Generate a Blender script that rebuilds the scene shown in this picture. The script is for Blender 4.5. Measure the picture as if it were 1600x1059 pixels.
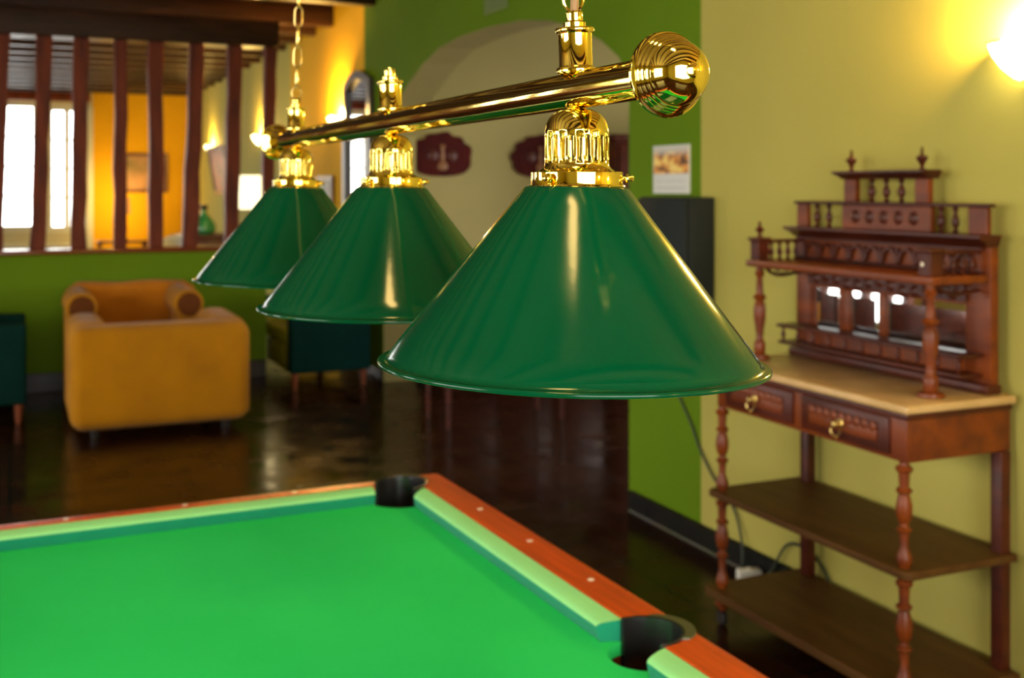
import bpy, bmesh, math, random
from mathutils import Vector, Matrix
from mathutils.geometry import delaunay_2d_cdt
random.seed(7)
PI = math.pi
scn = bpy.context.scene
for o in list(bpy.data.objects): bpy.data.objects.remove(o)
C = scn.collection
R = math.radians

# ------------------------------------------------------------------ camera
cam_d = bpy.data.cameras.new('camera'); cam = bpy.data.objects.new('camera', cam_d); C.objects.link(cam)
cam.location = (0, 0, 1.6)
cam.rotation_euler = (R(90), 0, -math.atan(785/1760))
cam_d.sensor_width = 36; cam_d.lens = 36*1760/1600
cam_d.shift_y = -(529.5-294)/1600
cam_d.clip_start = 0.02; cam_d.clip_end = 200
cam_d.dof.use_dof = True; cam_d.dof.focus_distance = 0.93; cam_d.dof.aperture_fstop = 8.0
scn.camera = cam
scn.view_settings.view_transform = 'Standard'; scn.view_settings.look = 'None'
scn.view_settings.gamma = 1; scn.view_settings.use_curve_mapping = False
scn.view_settings.exposure = 1.05
scn.cycles.use_denoising = True
scn.cycles.max_bounces = 8; scn.cycles.diffuse_bounces = 4; scn.cycles.glossy_bounces = 5
scn.cycles.sample_clamp_indirect = 6
scn.cycles.caustics_reflective = False; scn.cycles.caustics_refractive = False

# ------------------------------------------------------------------ world: bright overcast daylight
w = bpy.data.worlds.new('sky'); scn.world = w; w.use_nodes = True
nt = w.node_tree; bg = nt.nodes['Background']
tc = nt.nodes.new('ShaderNodeTexCoord'); sep = nt.nodes.new('ShaderNodeSeparateXYZ'); rmp = nt.nodes.new('ShaderNodeValToRGB')
nt.links.new(tc.outputs['Generated'], sep.inputs[0]); nt.links.new(sep.outputs['Z'], rmp.inputs[0]); nt.links.new(rmp.outputs[0], bg.inputs[0])
rmp.color_ramp.elements[0].position = 0.0; rmp.color_ramp.elements[0].color = (.72, .70, .66, 1)
rmp.color_ramp.elements[1].position = 0.12; rmp.color_ramp.elements[1].color = (1.0, .98, .94, 1)
bg.inputs[1].default_value = 6.0

def portal(name, loc, rot, sx, sy):
    l = bpy.data.lights.new(name, 'AREA'); l.shape = 'RECTANGLE'; l.size = sx; l.size_y = sy
    l.cycles.is_portal = True
    o = bpy.data.objects.new(name, l); C.objects.link(o); o.location = loc; o.rotation_euler = rot
# daylight enters through the windows (sampling portals only, they add no light of their own)
W = 2.82; CEIL = 3.34; BACK = -2.2; LEFT = -4.2; FAR = 19.6; PY = 9.65
portal('daylight_back', (.25, BACK-.05, 1.7), (R(90), 0, 0), 2.7, 2.2)
portal('daylight_left', (LEFT-.05, 1.15, 1.65), (R(90), 0, R(-90)), 2.9, 2.1)
portal('daylight_left', (LEFT-.05, 5.0, 1.7), (R(90), 0, R(-90)), 1.6, 1.8)
portal('daylight_left', (LEFT-.05, 8.7, 1.25), (R(90), 0, R(-90)), 1.2, 2.3)
portal('daylight_left', (LEFT-.05, 11.35, 1.95), (R(90), 0, R(-90)), 2.5, 1.7)
portal('daylight_far', (-.35, FAR+.05, 1.9), (R(90), 0, R(180)), 1.15, 2.0)
portal('daylight_far', (.93, FAR+.05, 1.9), (R(90), 0, R(180)), .8, 2.0)
portal('daylight_far', (-2.4, FAR+.05, 1.9), (R(90), 0, R(180)), 1.4, 2.0)

# ------------------------------------------------------------------ helpers
def inp(n, k, v):
    if k in n.inputs: n.inputs[k].default_value = v
def mat(name, col, rough=.5, metal=0., coat=0., coat_rough=.1, spec=.5, var=0., scale=8., bump=0., bscale=60., stretch=None, col2=None,
        emit=None, estr=0., trans=0., sheen=0., rvar=0., sub=0., alpha=1.):
    m = bpy.data.materials.new(name); m.use_nodes = True; t = m.node_tree; b = t.nodes['Principled BSDF']
    c = (*col, 1) if len(col) == 3 else col
    inp(b, 'Base Color', c); inp(b, 'Roughness', rough); inp(b, 'Metallic', metal); inp(b, 'Coat Weight', coat); inp(b, 'Coat Roughness', coat_rough)
    inp(b, 'Specular IOR Level', spec); inp(b, 'Transmission Weight', trans); inp(b, 'Sheen Weight', sheen)
    if emit: inp(b, 'Emission Color', (*emit, 1)); inp(b, 'Emission Strength', estr)
    if var or col2 or bump or rvar:
        tcn = t.nodes.new('ShaderNodeTexCoord'); mp = t.nodes.new('ShaderNodeMapping'); t.links.new(tcn.outputs['Object'], mp.inputs[0])
        if stretch: mp.inputs['Scale'].default_value = stretch
        if var or col2 or rvar:
            n = t.nodes.new('ShaderNodeTexNoise'); n.inputs['Scale'].default_value = scale; n.inputs['Detail'].default_value = 6
            t.links.new(mp.outputs[0], n.inputs['Vector'])
            if var or col2:
                r = t.nodes.new('ShaderNodeValToRGB'); t.links.new(n.outputs['Fac'], r.inputs[0])
                lo = col2 if col2 else tuple(x*(1-var) for x in col[:3]); hi = col[:3] if col2 else tuple(min(1, x*(1+var)) for x in col[:3])
                r.color_ramp.elements[0].position = .32; r.color_ramp.elements[0].color = (*lo, 1)
                r.color_ramp.elements[1].position = .68; r.color_ramp.elements[1].color = (*hi, 1)
                t.links.new(r.outputs[0], b.inputs['Base Color'])
            if rvar:
                mr = t.nodes.new('ShaderNodeMapRange'); mr.inputs[1].default_value = .3; mr.inputs[2].default_value = .7
                mr.inputs[3].default_value = max(0, rough-rvar); mr.inputs[4].default_value = rough+rvar
                t.links.new(n.outputs['Fac'], mr.inputs[0]); t.links.new(mr.outputs[0], b.inputs['Roughness'])
        if bump:
            n2 = t.nodes.new('ShaderNodeTexNoise'); n2.inputs['Scale'].default_value = bscale; n2.inputs['Detail'].default_value = 4
            t.links.new(mp.outputs[0], n2.inputs['Vector'])
            bp = t.nodes.new('ShaderNodeBump'); bp.inputs['Strength'].default_value = bump; bp.inputs['Distance'].default_value = .01
            t.links.new(n2.outputs['Fac'], bp.inputs['Height']); t.links.new(bp.outputs[0], b.inputs['Normal'])
    return m

M = {}
M['cream'] = mat('cream_plaster', (.47, .415, .095), .8, spec=.12, var=.05, scale=1.2, bump=.15, bscale=9)
M['ochre'] = mat('ochre_plaster', (.76, .42, .012), .8, spec=.12, var=.05, scale=1.2, bump=.12, bscale=9)
M['green_wall'] = mat('green_plaster', (.125, .225, .006), .75, spec=.1, var=.06, scale=1.5, bump=.15, bscale=9)
M['alcove'] = mat('alcove_plaster', (.46, .385, .15), .8, spec=.12, var=.05, scale=1.2, bump=.12, bscale=9)
M['dark_beam'] = mat('dark_stained_beam', (.045, .016, .007), .36, col2=(.015, .006, .003), scale=5, stretch=(.6, 9, 9), bump=.25, bscale=30, spec=.22)
M['ceil_board'] = mat('ceiling_plaster', (.54, .41, .17), .7, var=.06, scale=2, bump=.15, bscale=9)
M['post'] = mat('red_brown_post', (.19, .034, .008), .5, col2=(.08, .014, .004), scale=3, stretch=(5, 5, .8), bump=.3, bscale=25, spec=.2)
M['far_ceil'] = mat('dark_ceiling_boards', (.026, .013, .006), .9, col2=(.015, .008, .004), scale=4, stretch=(8, .5, 8), spec=.05)
M['pale_wall'] = mat('pale_plaster', (.62, .60, .42), .8, spec=.12)
M['brass'] = mat('polished_brass', (1.0, .76, .17), .045, metal=1, rvar=.02, scale=20)
M['brass_dull'] = mat('worn_brass', (.78, .58, .2), .28, metal=1)
M['shade'] = mat('green_enamel', (.0, .052, .017), .125, spec=.26, var=.08, scale=6, bump=.01, bscale=35, rvar=.035)
M['shade_in'] = mat('white_enamel', (.8, .8, .75), .3)
M['cord_b'] = mat('brown_cord', (.30, .17, .06), .6)
M['felt'] = mat('green_cloth', (.030, .74, .165), .97, spec=.06, col2=(.024, .68, .145), scale=3, bump=.08, bscale=400)
M['cushion_lit'] = mat('lit_cushion_cloth', (.32, .80, .30), .9, spec=.1, var=.04, scale=6, bump=.08, bscale=400)  # light on the cushion tops painted in as a paler cloth colour
M['cushion'] = mat('shaded_cushion_cloth', (.008, .24, .13), .85, spec=.15, sheen=.1, var=.04, scale=6, bump=.08, bscale=400)  # same cloth, shade of the cushion faces put into a darker teal
M['rail_wood'] = mat('varnished_red_wood', (.68, .085, .006), .35, col2=(.46, .060, .006), scale=4, stretch=(14, 1, 14), spec=.4)
M['ivory'] = mat('ivory_inlay', (.9, .8, .62), .3)
M['black_rubber'] = mat('black_pocket_liner', (.012, .012, .012), .22, coat=.3)
M['liner_rim'] = mat('worn_liner_rim', (.07, .075, .03), .35)
M['mahogany'] = mat('mahogany', (.22, .045, .005), .38, col2=(.12, .024, .006), scale=3, stretch=(6, 1.2, 6), spec=.35)
M['mahogany_dark'] = mat('dark_mahogany', (.095, .017, .006), .36, col2=(.045, .009, .004), scale=3, stretch=(6, 1.2, 6), spec=.35)
M['shelf_wood'] = mat('worn_shelf_wood', (.12, .055, .012), .5, col2=(.07, .028, .007), scale=2.5, stretch=(5, .8, 5), spec=.15)
M['marble'] = mat('tan_marble', (.70, .46, .20), .3, col2=(.50, .31, .10), scale=7)
M['mirror'] = mat('mirror_glass', (.86, .88, .88), .02, metal=1)
M['yellow_plush'] = mat('yellow_plush', (.50, .205, .003), .9, col2=(.40, .16, .004), scale=4, spec=.1, sheen=.1, bump=.1, bscale=120)
M['orange_plush'] = mat('orange_plush', (.56, .19, .008), .9, col2=(.46, .15, .007), scale=4, spec=.1, sheen=.1, bump=.1, bscale=120)
M['scroll'] = mat('brown_scroll_end', (.12, .035, .006), .75, spec=.1)
M['teal_cloth'] = mat('dark_teal_upholstery', (.004, .030, .024), .9, spec=.06, var=.1, scale=5, bump=.08, bscale=150)
M['olive_cloth'] = mat('olive_cushion', (.17, .18, .008), .9, spec=.06, var=.1, scale=5)
M['leg_wood'] = mat('reddish_leg', (.24, .06, .02), .4)
M['castor'] = mat('dark_castor', (.02, .015, .012), .4)
M['slate_box'] = mat('slate_metal', (.020, .025, .023), .75, spec=.15, var=.08, scale=5)
M['paper'] = mat('white_paper', (.72, .72, .66), .7)
M['plaque'] = mat('oxblood_carving', (.10, .009, .005), .6, spec=.12, col2=(.05, .006, .005), scale=6)
M['plaque_tan'] = mat('tan_carving', (.32, .14, .05), .45)
M['frame_dark'] = mat('dark_frame', (.035, .026, .022), .35)
M['frame_red'] = mat('red_frame', (.12, .035, .015), .4)
M['win_white'] = mat('grey_white_paint', (.68, .72, .66), .4)
M['white_plastic'] = mat('white_plastic', (.8, .78, .7), .35)
M['cable'] = mat('dark_cable', (.02, .03, .012), .5)
M['lamp_glass'] = mat('glowing_glass', (.9, .8, .6), .4, emit=(1, .80, .36), estr=7)
M['lampshade'] = mat('lit_lampshade', (.9, .82, .6), .7, emit=(1, .86, .5), estr=1.1)
M['orange_shade'] = mat('orange_lampshade', (.6, .2, .05), .7, emit=(1, .38, .08), estr=.35)
M['bottle'] = mat('green_glass', (.05, .35, .12), .08, coat=.5, spec=.8)
M['vent'] = mat('painted_vent', (.16, .22, .06), .6)
M['dresser'] = mat('dark_red_dresser', (.10, .02, .01), .4)
M['wicker'] = mat('white_wicker', (.75, .76, .68), .5)

def brick(name, c1, c2, mortar, sc, bw, bh, ms, rough, rot=None, off=0.0, rvar=.1):
    m = bpy.data.materials.new(name); m.use_nodes = True; t = m.node_tree; b = t.nodes['Principled BSDF']; inp(b, 'Specular IOR Level', .35); inp(b, 'IOR', 1.28)
    tcn = t.nodes.new('ShaderNodeTexCoord'); mp = t.nodes.new('ShaderNodeMapping'); t.links.new(tcn.outputs['Object'], mp.inputs[0])
    if rot: mp.inputs['Rotation'].default_value = rot
    br = t.nodes.new('ShaderNodeTexBrick'); br.offset = off; br.squash = 1
    br.inputs['Scale'].default_value = sc; br.inputs['Brick Width'].default_value = bw; br.inputs['Row Height'].default_value = bh
    br.inputs['Mortar Size'].default_value = ms; br.inputs['Color1'].default_value = (*c1, 1); br.inputs['Color2'].default_value = (*c2, 1); br.inputs['Mortar'].default_value = (*mortar, 1)
    t.links.new(mp.outputs[0], br.inputs['Vector'])
    n = t.nodes.new('ShaderNodeTexNoise'); n.inputs['Scale'].default_value = 4; n.inputs['Detail'].default_value = 5; t.links.new(mp.outputs[0], n.inputs['Vector'])
    mx = t.nodes.new('ShaderNodeMixRGB'); mx.blend_type = 'MULTIPLY'; mx.inputs[0].default_value = .6
    t.links.new(br.outputs['Color'], mx.inputs[1]); t.links.new(n.outputs['Color'], mx.inputs[2]); t.links.new(mx.outputs[0], b.inputs['Base Color'])
    mr = t.nodes.new('ShaderNodeMapRange'); mr.inputs[1].default_value = .3; mr.inputs[2].default_value = .7; mr.inputs[3].default_value = rough-rvar; mr.inputs[4].default_value = rough+rvar
    t.links.new(n.outputs['Fac'], mr.inputs[0]); t.links.new(mr.outputs[0], b.inputs['Roughness'])
    bp = t.nodes.new('ShaderNodeBump'); bp.inputs['Strength'].default_value = .25; bp.inputs['Distance'].default_value = .004; bp.invert = True
    t.links.new(br.outputs['Fac'], bp.inputs['Height'])
    bp2 = t.nodes.new('ShaderNodeBump'); bp2.inputs['Strength'].default_value = .12; bp2.inputs['Distance'].default_value = .01
    t.links.new(n.outputs['Fac'], bp2.inputs['Height']); t.links.new(bp.outputs[0], bp2.inputs['Normal']); t.links.new(bp2.outputs[0], b.inputs['Normal'])
    return m
M['floor'] = brick('dark_clay_tiles', (.045, .014, .004), (.026, .008, .003), (.008, .005, .003), 1, .30, .30, .008, .2, rvar=.12)
M['skirt'] = brick('slate_skirting', (.022, .022, .018), (.015, .015, .013), (.16, .16, .12), 1, .31, .5, .012, .3, rot=(R(90), 0, R(90)))

def root_loc(p):
    while p.parent: p = p.parent
    return p.location
def obj(name, bm, m, parent=None, local=False, smooth=True, solid=0, bevel=0):
    if parent is not None and not local:
        bmesh.ops.translate(bm, verts=bm.verts, vec=-Vector(root_loc(parent)))
    bmesh.ops.recalc_face_normals(bm, faces=bm.faces)
    me = bpy.data.meshes.new(name); bm.to_mesh(me); bm.free()
    o = bpy.data.objects.new(name, me); C.objects.link(o)
    if isinstance(m, (list, tuple)):
        for x in m: me.materials.append(x)
    else: me.materials.append(m)
    if parent is not None: o.parent = parent
    if smooth:
        for p in me.polygons: p.use_smooth = True
        try: me.set_sharp_from_angle(angle=R(35))
        except Exception: pass
    if solid: md = o.modifiers.new('solid', 'SOLIDIFY'); md.thickness = solid; md.offset = -1
    if bevel: md = o.modifiers.new('bevel', 'BEVEL'); md.width = bevel; md.segments = 3; md.limit_method = 'ANGLE'
    return o
def tag(o, label=None, cat=None, group=None, kind=None):
    if label: o['label'] = label
    if cat: o['category'] = cat
    if group: o['group'] = group
    if kind: o['kind'] = kind
    return o
def thing(name, loc, label, cat, group=None, rz=0):
    o = bpy.data.objects.new(name, None); C.objects.link(o); o.location = loc; o.rotation_euler = (0, 0, rz); o.empty_display_size = .1
    return tag(o, label, cat, group)
def kids(o): return [x for x in bpy.data.objects if x.parent == o]
def copy_tree(o, parent=None):
    c = o.copy(); C.objects.link(c); c.parent = parent
    for ch in kids(o): copy_tree(ch, c)
    return c
def struct(name, bm, m, label=None, **k):
    o = obj(name, bm, m, **k); o['kind'] = 'structure'
    if label: o['label'] = label
    return o
def B(): return bmesh.new()
def box(bm, x0, x1, y0, y1, z0, z1, bev=0, seg=3):
    r = bmesh.ops.create_cube(bm, size=1)
    vs = r['verts']
    for v in vs: v.co = Vector(((x0+x1)/2+v.co.x*(x1-x0), (y0+y1)/2+v.co.y*(y1-y0), (z0+z1)/2+v.co.z*(z1-z0)))
    if bev:
        es = list({e for v in vs for e in v.link_edges})
        bmesh.ops.bevel(bm, geom=es, offset=bev, segments=seg, affect='EDGES', profile=.5)
    return bm
def lathe(bm, prof, c=(0, 0, 0), seg=32, axis='z', mi=0):
    rings = []
    for r, t in prof:
        if r < 1e-6: rings.append([bm.verts.new((0, 0, t))])
        else: rings.append([bm.verts.new((r*math.cos(2*PI*k/seg), r*math.sin(2*PI*k/seg), t)) for k in range(seg)])
    fs = []
    for a, b in zip(rings, rings[1:]):
        for k in range(seg):
            k2 = (k+1) % seg
            if len(a) == 1 and len(b) == 1: continue
            if len(a) == 1: fs.append(bm.faces.new((a[0], b[k], b[k2])))
            elif len(b) == 1: fs.append(bm.faces.new((a[k], b[0], a[k2])))
            else: fs.append(bm.faces.new((a[k], b[k], b[k2], a[k2])))
    for f in fs: f.material_index = mi
    vs = [v for r_ in rings for v in r_]
    mt = {'z': Matrix(), 'y': Matrix.Rotation(R(-90), 4, 'X'), '-y': Matrix.Rotation(R(90), 4, 'X'), 'x': Matrix.Rotation(R(90), 4, 'Y'), '-x': Matrix.Rotation(R(-90), 4, 'Y')}[axis]
    for v in vs: v.co = mt @ v.co + Vector(c)
    return bm
def tube(bm, pts, r, seg=8, closed=False, caps=True):
    pts = [Vector(p) for p in pts]; n = len(pts); rings = []
    prev = None
    for i, p in enumerate(pts):
        if closed: d = pts[(i+1) % n]-pts[i-1]
        else: d = pts[min(i+1, n-1)]-pts[max(i-1, 0)]
        d.normalize()
        if prev is None:
            up = Vector((0, 0, 1)) if abs(d.z) < .9 else Vector((1, 0, 0)); u = d.cross(up).normalized()
        else:
            u = (prev-d*prev.dot(d)).normalized()
        prev = u; v = d.cross(u); rr = r[i] if isinstance(r, (list, tuple)) else r
        rings.append([bm.verts.new(p+(u*math.cos(2*PI*k/seg)+v*math.sin(2*PI*k/seg))*rr) for k in range(seg)])
    m = n if closed else n-1
    for i in range(m):
        a, b = rings[i], rings[(i+1) % n]
        for k in range(seg): bm.faces.new((a[k], a[(k+1) % seg], b[(k+1) % seg], b[k]))
    if not closed and caps: bm.faces.new(rings[0][::-1]); bm.faces.new(rings[-1])
    return bm
def prism(bm, poly, fn0, fn1):
    """polygon (list of 2-D points) extruded between the two mapping functions"""
    co = [Vector(p) for p in poly]
    res = delaunay_2d_cdt(co, [(i, (i+1) % len(co)) for i in range(len(co))], [], 1, 1e-7)
    vs, _, fs = res[0], res[1], res[2]
    a = [bm.verts.new(fn0(*v)) for v in vs]; b = [bm.verts.new(fn1(*v)) for v in vs]
    edges = {}
    for f in fs:
        bm.faces.new([a[i] for i in f]); bm.faces.new([b[i] for i in reversed(f)])
        for i in range(len(f)):
            e = (f[i], f[(i+1) % len(f)]); edges[e] = 1
    for (i, j) in edges:
        if (j, i) not in edges: bm.faces.new((a[i], a[j], b[j], b[i]))
    return bm
def cut(o, cutters):
    """cut meshes out of o and bake the result"""
    tmp = []
    for bmc in cutters:
        bmesh.ops.recalc_face_normals(bmc, faces=bmc.faces)
        me = bpy.data.meshes.new('cutter'); bmc.to_mesh(me); bmc.free(); c = bpy.data.objects.new('cutter', me); C.objects.link(c); tmp.append(c)
        c.matrix_basis = Matrix.Translation(root_loc(o)) if o.parent else Matrix()
        c.location = (0, 0, 0)
        md = o.modifiers.new('cut', 'BOOLEAN'); md.object = c; md.operation = 'DIFFERENCE'; md.solver = 'EXACT'
    par = o.parent; o.parent = None
    dg = bpy.context.evaluated_depsgraph_get(); dg.update()
    me = bpy.data.meshes.new_from_object(o.evaluated_get(dg)); o.modifiers.clear(); o.data = me; o.parent = par
    for c in tmp: bpy.data.objects.remove(c)
    try: me.set_sharp_from_angle(angle=R(35))
    except Exception: pass
    return o
def wall_bm(u0, u1, z0, z1, holes, f):
    """f(u,z,side) maps; wall slab made of cells, skipping the holes (u0,u1,z0,z1)"""
    us = sorted({u0, u1, *[h[0] for h in holes], *[h[1] for h in holes]}); zs = sorted({z0, z1, *[h[2] for h in holes], *[h[3] for h in holes]})
    bm = B()
    solid = lambda i, j: 0 <= i < len(us)-1 and 0 <= j < len(zs)-1 and not any(h[0]-1e-6 <= us[i] and us[i+1] <= h[1]+1e-6 and h[2]-1e-6 <= zs[j] and zs[j+1] <= h[3]+1e-6 for h in holes)
    cache = {}
    def V(i, j, s):
        if (i, j, s) not in cache: cache[(i, j, s)] = bm.verts.new(f(us[i], zs[j], s))
        return cache[(i, j, s)]
    for i in range(len(us)-1):
        for j in range(len(zs)-1):
            if not solid(i, j): continue
            bm.faces.new((V(i, j, 0), V(i+1, j, 0), V(i+1, j+1, 0), V(i, j+1, 0))); bm.faces.new((V(i, j, 1), V(i, j+1, 1), V(i+1, j+1, 1), V(i+1, j, 1)))
            if not solid(i-1, j): bm.faces.new((V(i, j, 0), V(i, j+1, 0), V(i, j+1, 1), V(i, j, 1)))
            if not solid(i+1, j): bm.faces.new((V(i+1, j, 0), V(i+1, j, 1), V(i+1, j+1, 1), V(i+1, j+1, 0)))
            if not solid(i, j-1): bm.faces.new((V(i, j, 0), V(i, j, 1), V(i+1, j, 1), V(i+1, j, 0)))
            if not solid(i, j+1): bm.faces.new((V(i, j+1, 0), V(i+1, j+1, 0), V(i+1, j+1, 1), V(i, j+1, 1)))
    return bm

# ------------------------------------------------------------------ room shell
AX = 6.6                                            # far side of the room behind the arch
bm = B(); box(bm, LEFT-.2, AX+.2, BACK-.2, FAR+.2, -.1, 0); struct('floor', bm, M['floor'], smooth=False)
bm = B(); box(bm, LEFT-.2, W+.14, BACK-.2, PY, CEIL, CEIL+.1); struct('ceiling', bm, M['ceil_board'], smooth=False)
bm = B(); box(bm, W+.14, AX+.2, BACK-.2, PY, CEIL, CEIL+.1); struct('ceiling', bm, M['far_ceil'], smooth=False)
bm = B(); box(bm, LEFT-.2, AX+.2, PY, FAR+.2, CEIL, CEIL+.1); struct('ceiling', bm, M['far_ceil'], smooth=False)
# right wall, its cream stretch by the sideboard
T = .28
bm = B(); box(bm, W, W+T, BACK, 4.25, 0, CEIL); struct('wall_right', bm, M['cream'], smooth=False)
# right wall, its green stretch with the wide arch (y 4.89 .. 8.92)
bm = B()
arch = [(4.89, 0), (4.89, 2.16), (5.0, 2.27), (5.18, 2.37), (5.47, 2.48), (5.8, 2.56), (6.2, 2.615), (6.7, 2.64), (7.2, 2.64), (7.6, 2.61), (7.95, 2.53), (8.26, 2.42), (8.55, 2.29), (8.78, 2.15), (8.92, 2.03), (8.92, 0)]
prism(bm, [(4.25, 0)]+arch+[(9.48, 0), (9.48, CEIL), (4.25, CEIL)], lambda y, z: (W, y, z), lambda y, z: (W+T, y, z))
aw = struct('wall_arch', bm, [M['green_wall'], M['alcove']], smooth=False)
for p in aw.data.polygons:
    if abs(p.normal.x) < .5 and p.center.z < 3 and 4.8 < p.center.y < 9: p.material_index = 1
    if p.normal.x > .5: p.material_index = 1
# plaster lining of the arch (jambs and soffit)
# far end of the right wall beyond the partition
bm = B(); box(bm, W, W+T, 9.48, 12.3, 0, CEIL); struct('wall_right', bm, M['ochre'], smooth=False)
bm = B(); box(bm, W, W+T, 12.3, FAR, 0, CEIL); struct('wall_right', bm, M['cream'], smooth=False)
# room behind the arch
bm = B(); box(bm, W+T, AX, 8.95, 9.15, 0, CEIL); struct('wall_alcove', bm, M['alcove'], smooth=False)
bm = B(); box(bm, W+T, AX, 3.3, 3.5, 0, CEIL); struct('wall_alcove', bm, M['alcove'], smooth=False)
bm = wall_bm(3.3, 9.15, 0, CEIL, [(4.9, 7.7, .9, 2.5)], lambda u, z, s: (AX+.15*s, u, z)); struct('wall_alcove', bm, M['alcove'], smooth=False)
portal('daylight_alcove', (AX+.2, 6.3, 1.7), (R(90), 0, R(90)), 2.8, 1.6)
# left, back and far walls, each with its windows
LW = [(-.3, 2.6, .6, 2.7), (4.2, 5.8, .8, 2.6), (8.1, 9.3, .1, 2.4), (10.1, 12.6, 1.1, 2.8)]; BW = [(-1.1, 1.6, .6, 2.8)]
FW = [(-3.1, -1.7, .9, 2.98), (-.95, .44, .9, 3.0), (.53, 1.17, .88, 2.95)]
struct('wall_left', wall_bm(BACK, FAR, 0, CEIL, LW, lambda u, z, s: (LEFT-.2*s, u, z)), M['cream'], smooth=False)
struct('wall_back', wall_bm(LEFT, W+T, 0, CEIL, BW, lambda u, z, s: (u, BACK-.2*s, z)), M['cream'], smooth=False)
struct('wall_far', wall_bm(LEFT, 1.24, 0, CEIL, FW, lambda u, z, s: (u, FAR+.2*s, z)), M['pale_wall'], smooth=False)
struct('wall_far', wall_bm(1.24, W, 0, CEIL, [], lambda u, z, s: (u, FAR+.2*s, z)), M['ochre'], smooth=False)
bm = B(); box(bm, 1.13, 1.245, FAR-.06, FAR, .60, 2.92, .008, 2); struct('trim_40', bm, M['win_white'], 'white painted upright beside the narrow far window')
bm = B(); box(bm, LEFT, 1.13, FAR-.10, FAR, .64, .70, .008, 2); struct('trim_41', bm, M['win_white'], 'white sill board below the far windows')

wn = [0]
def window(u0, u1, z0, z1, P, nu=2, nz=3, fw=.07, bar=.03):
    """casement window with frame and glazing bars; P(u, depth, z) maps to the wall"""
    wn[0] += 1; bm = B()
    def bx(a, b, c, d, e=.02, f=.07):
        vs = [bm.verts.new(P(u, q, z)) for q in (e, f) for u, z in ((a, c), (b, c), (b, d), (a, d))]
        for fc in ((0, 1, 2, 3), (7, 6, 5, 4), (0, 4, 5, 1), (1, 5, 6, 2), (2, 6, 7, 3), (3, 7, 4, 0)): bm.faces.new([vs[i] for i in fc])
    bx(u0, u0+fw, z0, z1); bx(u1-fw, u1, z0, z1); bx(u0+fw, u1-fw, z0, z0+fw); bx(u0+fw, u1-fw, z1-fw, z1)
    iu0, iu1, iz0, iz1 = u0+fw, u1-fw, z0+fw, z1-fw
    for i in range(1, nu):
        c = iu0+(iu1-iu0)*i/nu; h = .045 if i == nu/2 else bar/2; bx(c-h, c+h, iz0, iz1)
    root = obj('window_%d' % wn[0], bm, M['win_white'], smooth=False); root['kind'] = 'structure'
    bm = B()
    for j in range(1, nz):
        c = iz0+(iz1-iz0)*j/nz; bx(iu0, iu1, c-bar/2, c+bar/2, .025, .06)
    obj('glazing_bar', bm, M['win_white'], root, smooth=False)
    return root
for a in FW: window(*a, lambda u, q, z: (u, FAR+q, z), nu=2, nz=4, fw=.1, bar=.035)
for a in BW: window(*a, lambda u, q, z: (u, BACK-q, z), nu=3, nz=2, fw=.05, bar=.02)
for a in LW: window(*a, lambda u, q, z: (LEFT-q, u, z), nu=3 if a[1]-a[0] > 2 else 2, nz=2, fw=.05, bar=.02)
window(4.9, 7.7, .9, 2.5, lambda u, q, z: (AX+q, u, z))

# skirting of dark slate tiles
bm = B(); box(bm, W-.018, W, 4.86, BACK+.02, 0, .1, .004, 1); struct('baseboard_right', bm, M['skirt'], smooth=False)
bm = B(); box(bm, W-.018, W, 8.94, PY-.07, 0, .1, .004, 1); struct('baseboard_right', bm, M['castor'], smooth=False)
bm = B(); box(bm, W+T, AX, 8.93, 8.95, 0, .1, .004, 1); struct('baseboard_alcove', bm, M['castor'], smooth=False)
bm = B(); box(bm, -3.9, 1.985, PY-.078, PY-.06, 0, .15, .004, 1); struct('baseboard_partition', bm, M['castor'], smooth=False)

# half wall under the timber screen
bm = B(); box(bm, LEFT, 1.99, PY-.06, PY+.06, 0, 1.075); struct('wall_partition', bm, M['green_wall'], smooth=False)
bm = B(); box(bm, LEFT, 2.08, PY-.10, PY+.10, 1.076, 1.115, .008, 2); struct('trim_1', bm, mat('glossy_sill', (.17, .035, .012), .16, spec=.6), 'red-brown wooden sill of the screen')
bm = B(); box(bm, LEFT, 2.10, PY-.09, PY+.09, 2.80, 3.02, .01, 2); struct('trim_2', bm, M['dark_beam'], 'dark timber header above the screen')
bm = B(); box(bm, LEFT, 1.2, FAR-.12, FAR, 3.0, 3.14, .01, 2); struct('trim_3', bm, M['post'], 'brown lintel over the far windows')
# dark reveal posts either side of the narrow far window
# timber posts of the screen
def post_bm(x0, x1, w_, seed):
    rr = random.Random(seed); bm = B(); n = 9; rings = []
    for i in range(n):
        t = i/(n-1); z = 1.115+(2.80-1.115)*t; x = x0+(x1-x0)*t+rr.uniform(-.006, .006)
        a = w_/2*(1+rr.uniform(-.07, .07)); b = .045
        rings.append([bm.verts.new((x+sx*a, PY+sy*b, z)) for sx, sy in ((-1, -1), (1, -1), (1, 1), (-1, 1))])
    for p, q in zip(rings, rings[1:]):
        for k in range(4): bm.faces.new((p[k], p[(k+1) % 4], q[(k+1) % 4], q[k]))
    bm.faces.new(rings[0]); bm.faces.new(rings[-1])
    return bm
PL = ['squared timber post of the screen cut by the left edge of the photo', 'leaning timber post of the screen between the two far windows', 'timber post of the screen right of the narrow far window',
      'timber post of the screen hiding the far table lamp', 'timber post of the screen across the middle of the framed picture', 'timber post of the screen right of the framed picture with a strong lean',
      'timber post of the screen left of the lit cream lampshade', 'end post of the timber screen behind the farthest green shade']
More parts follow.
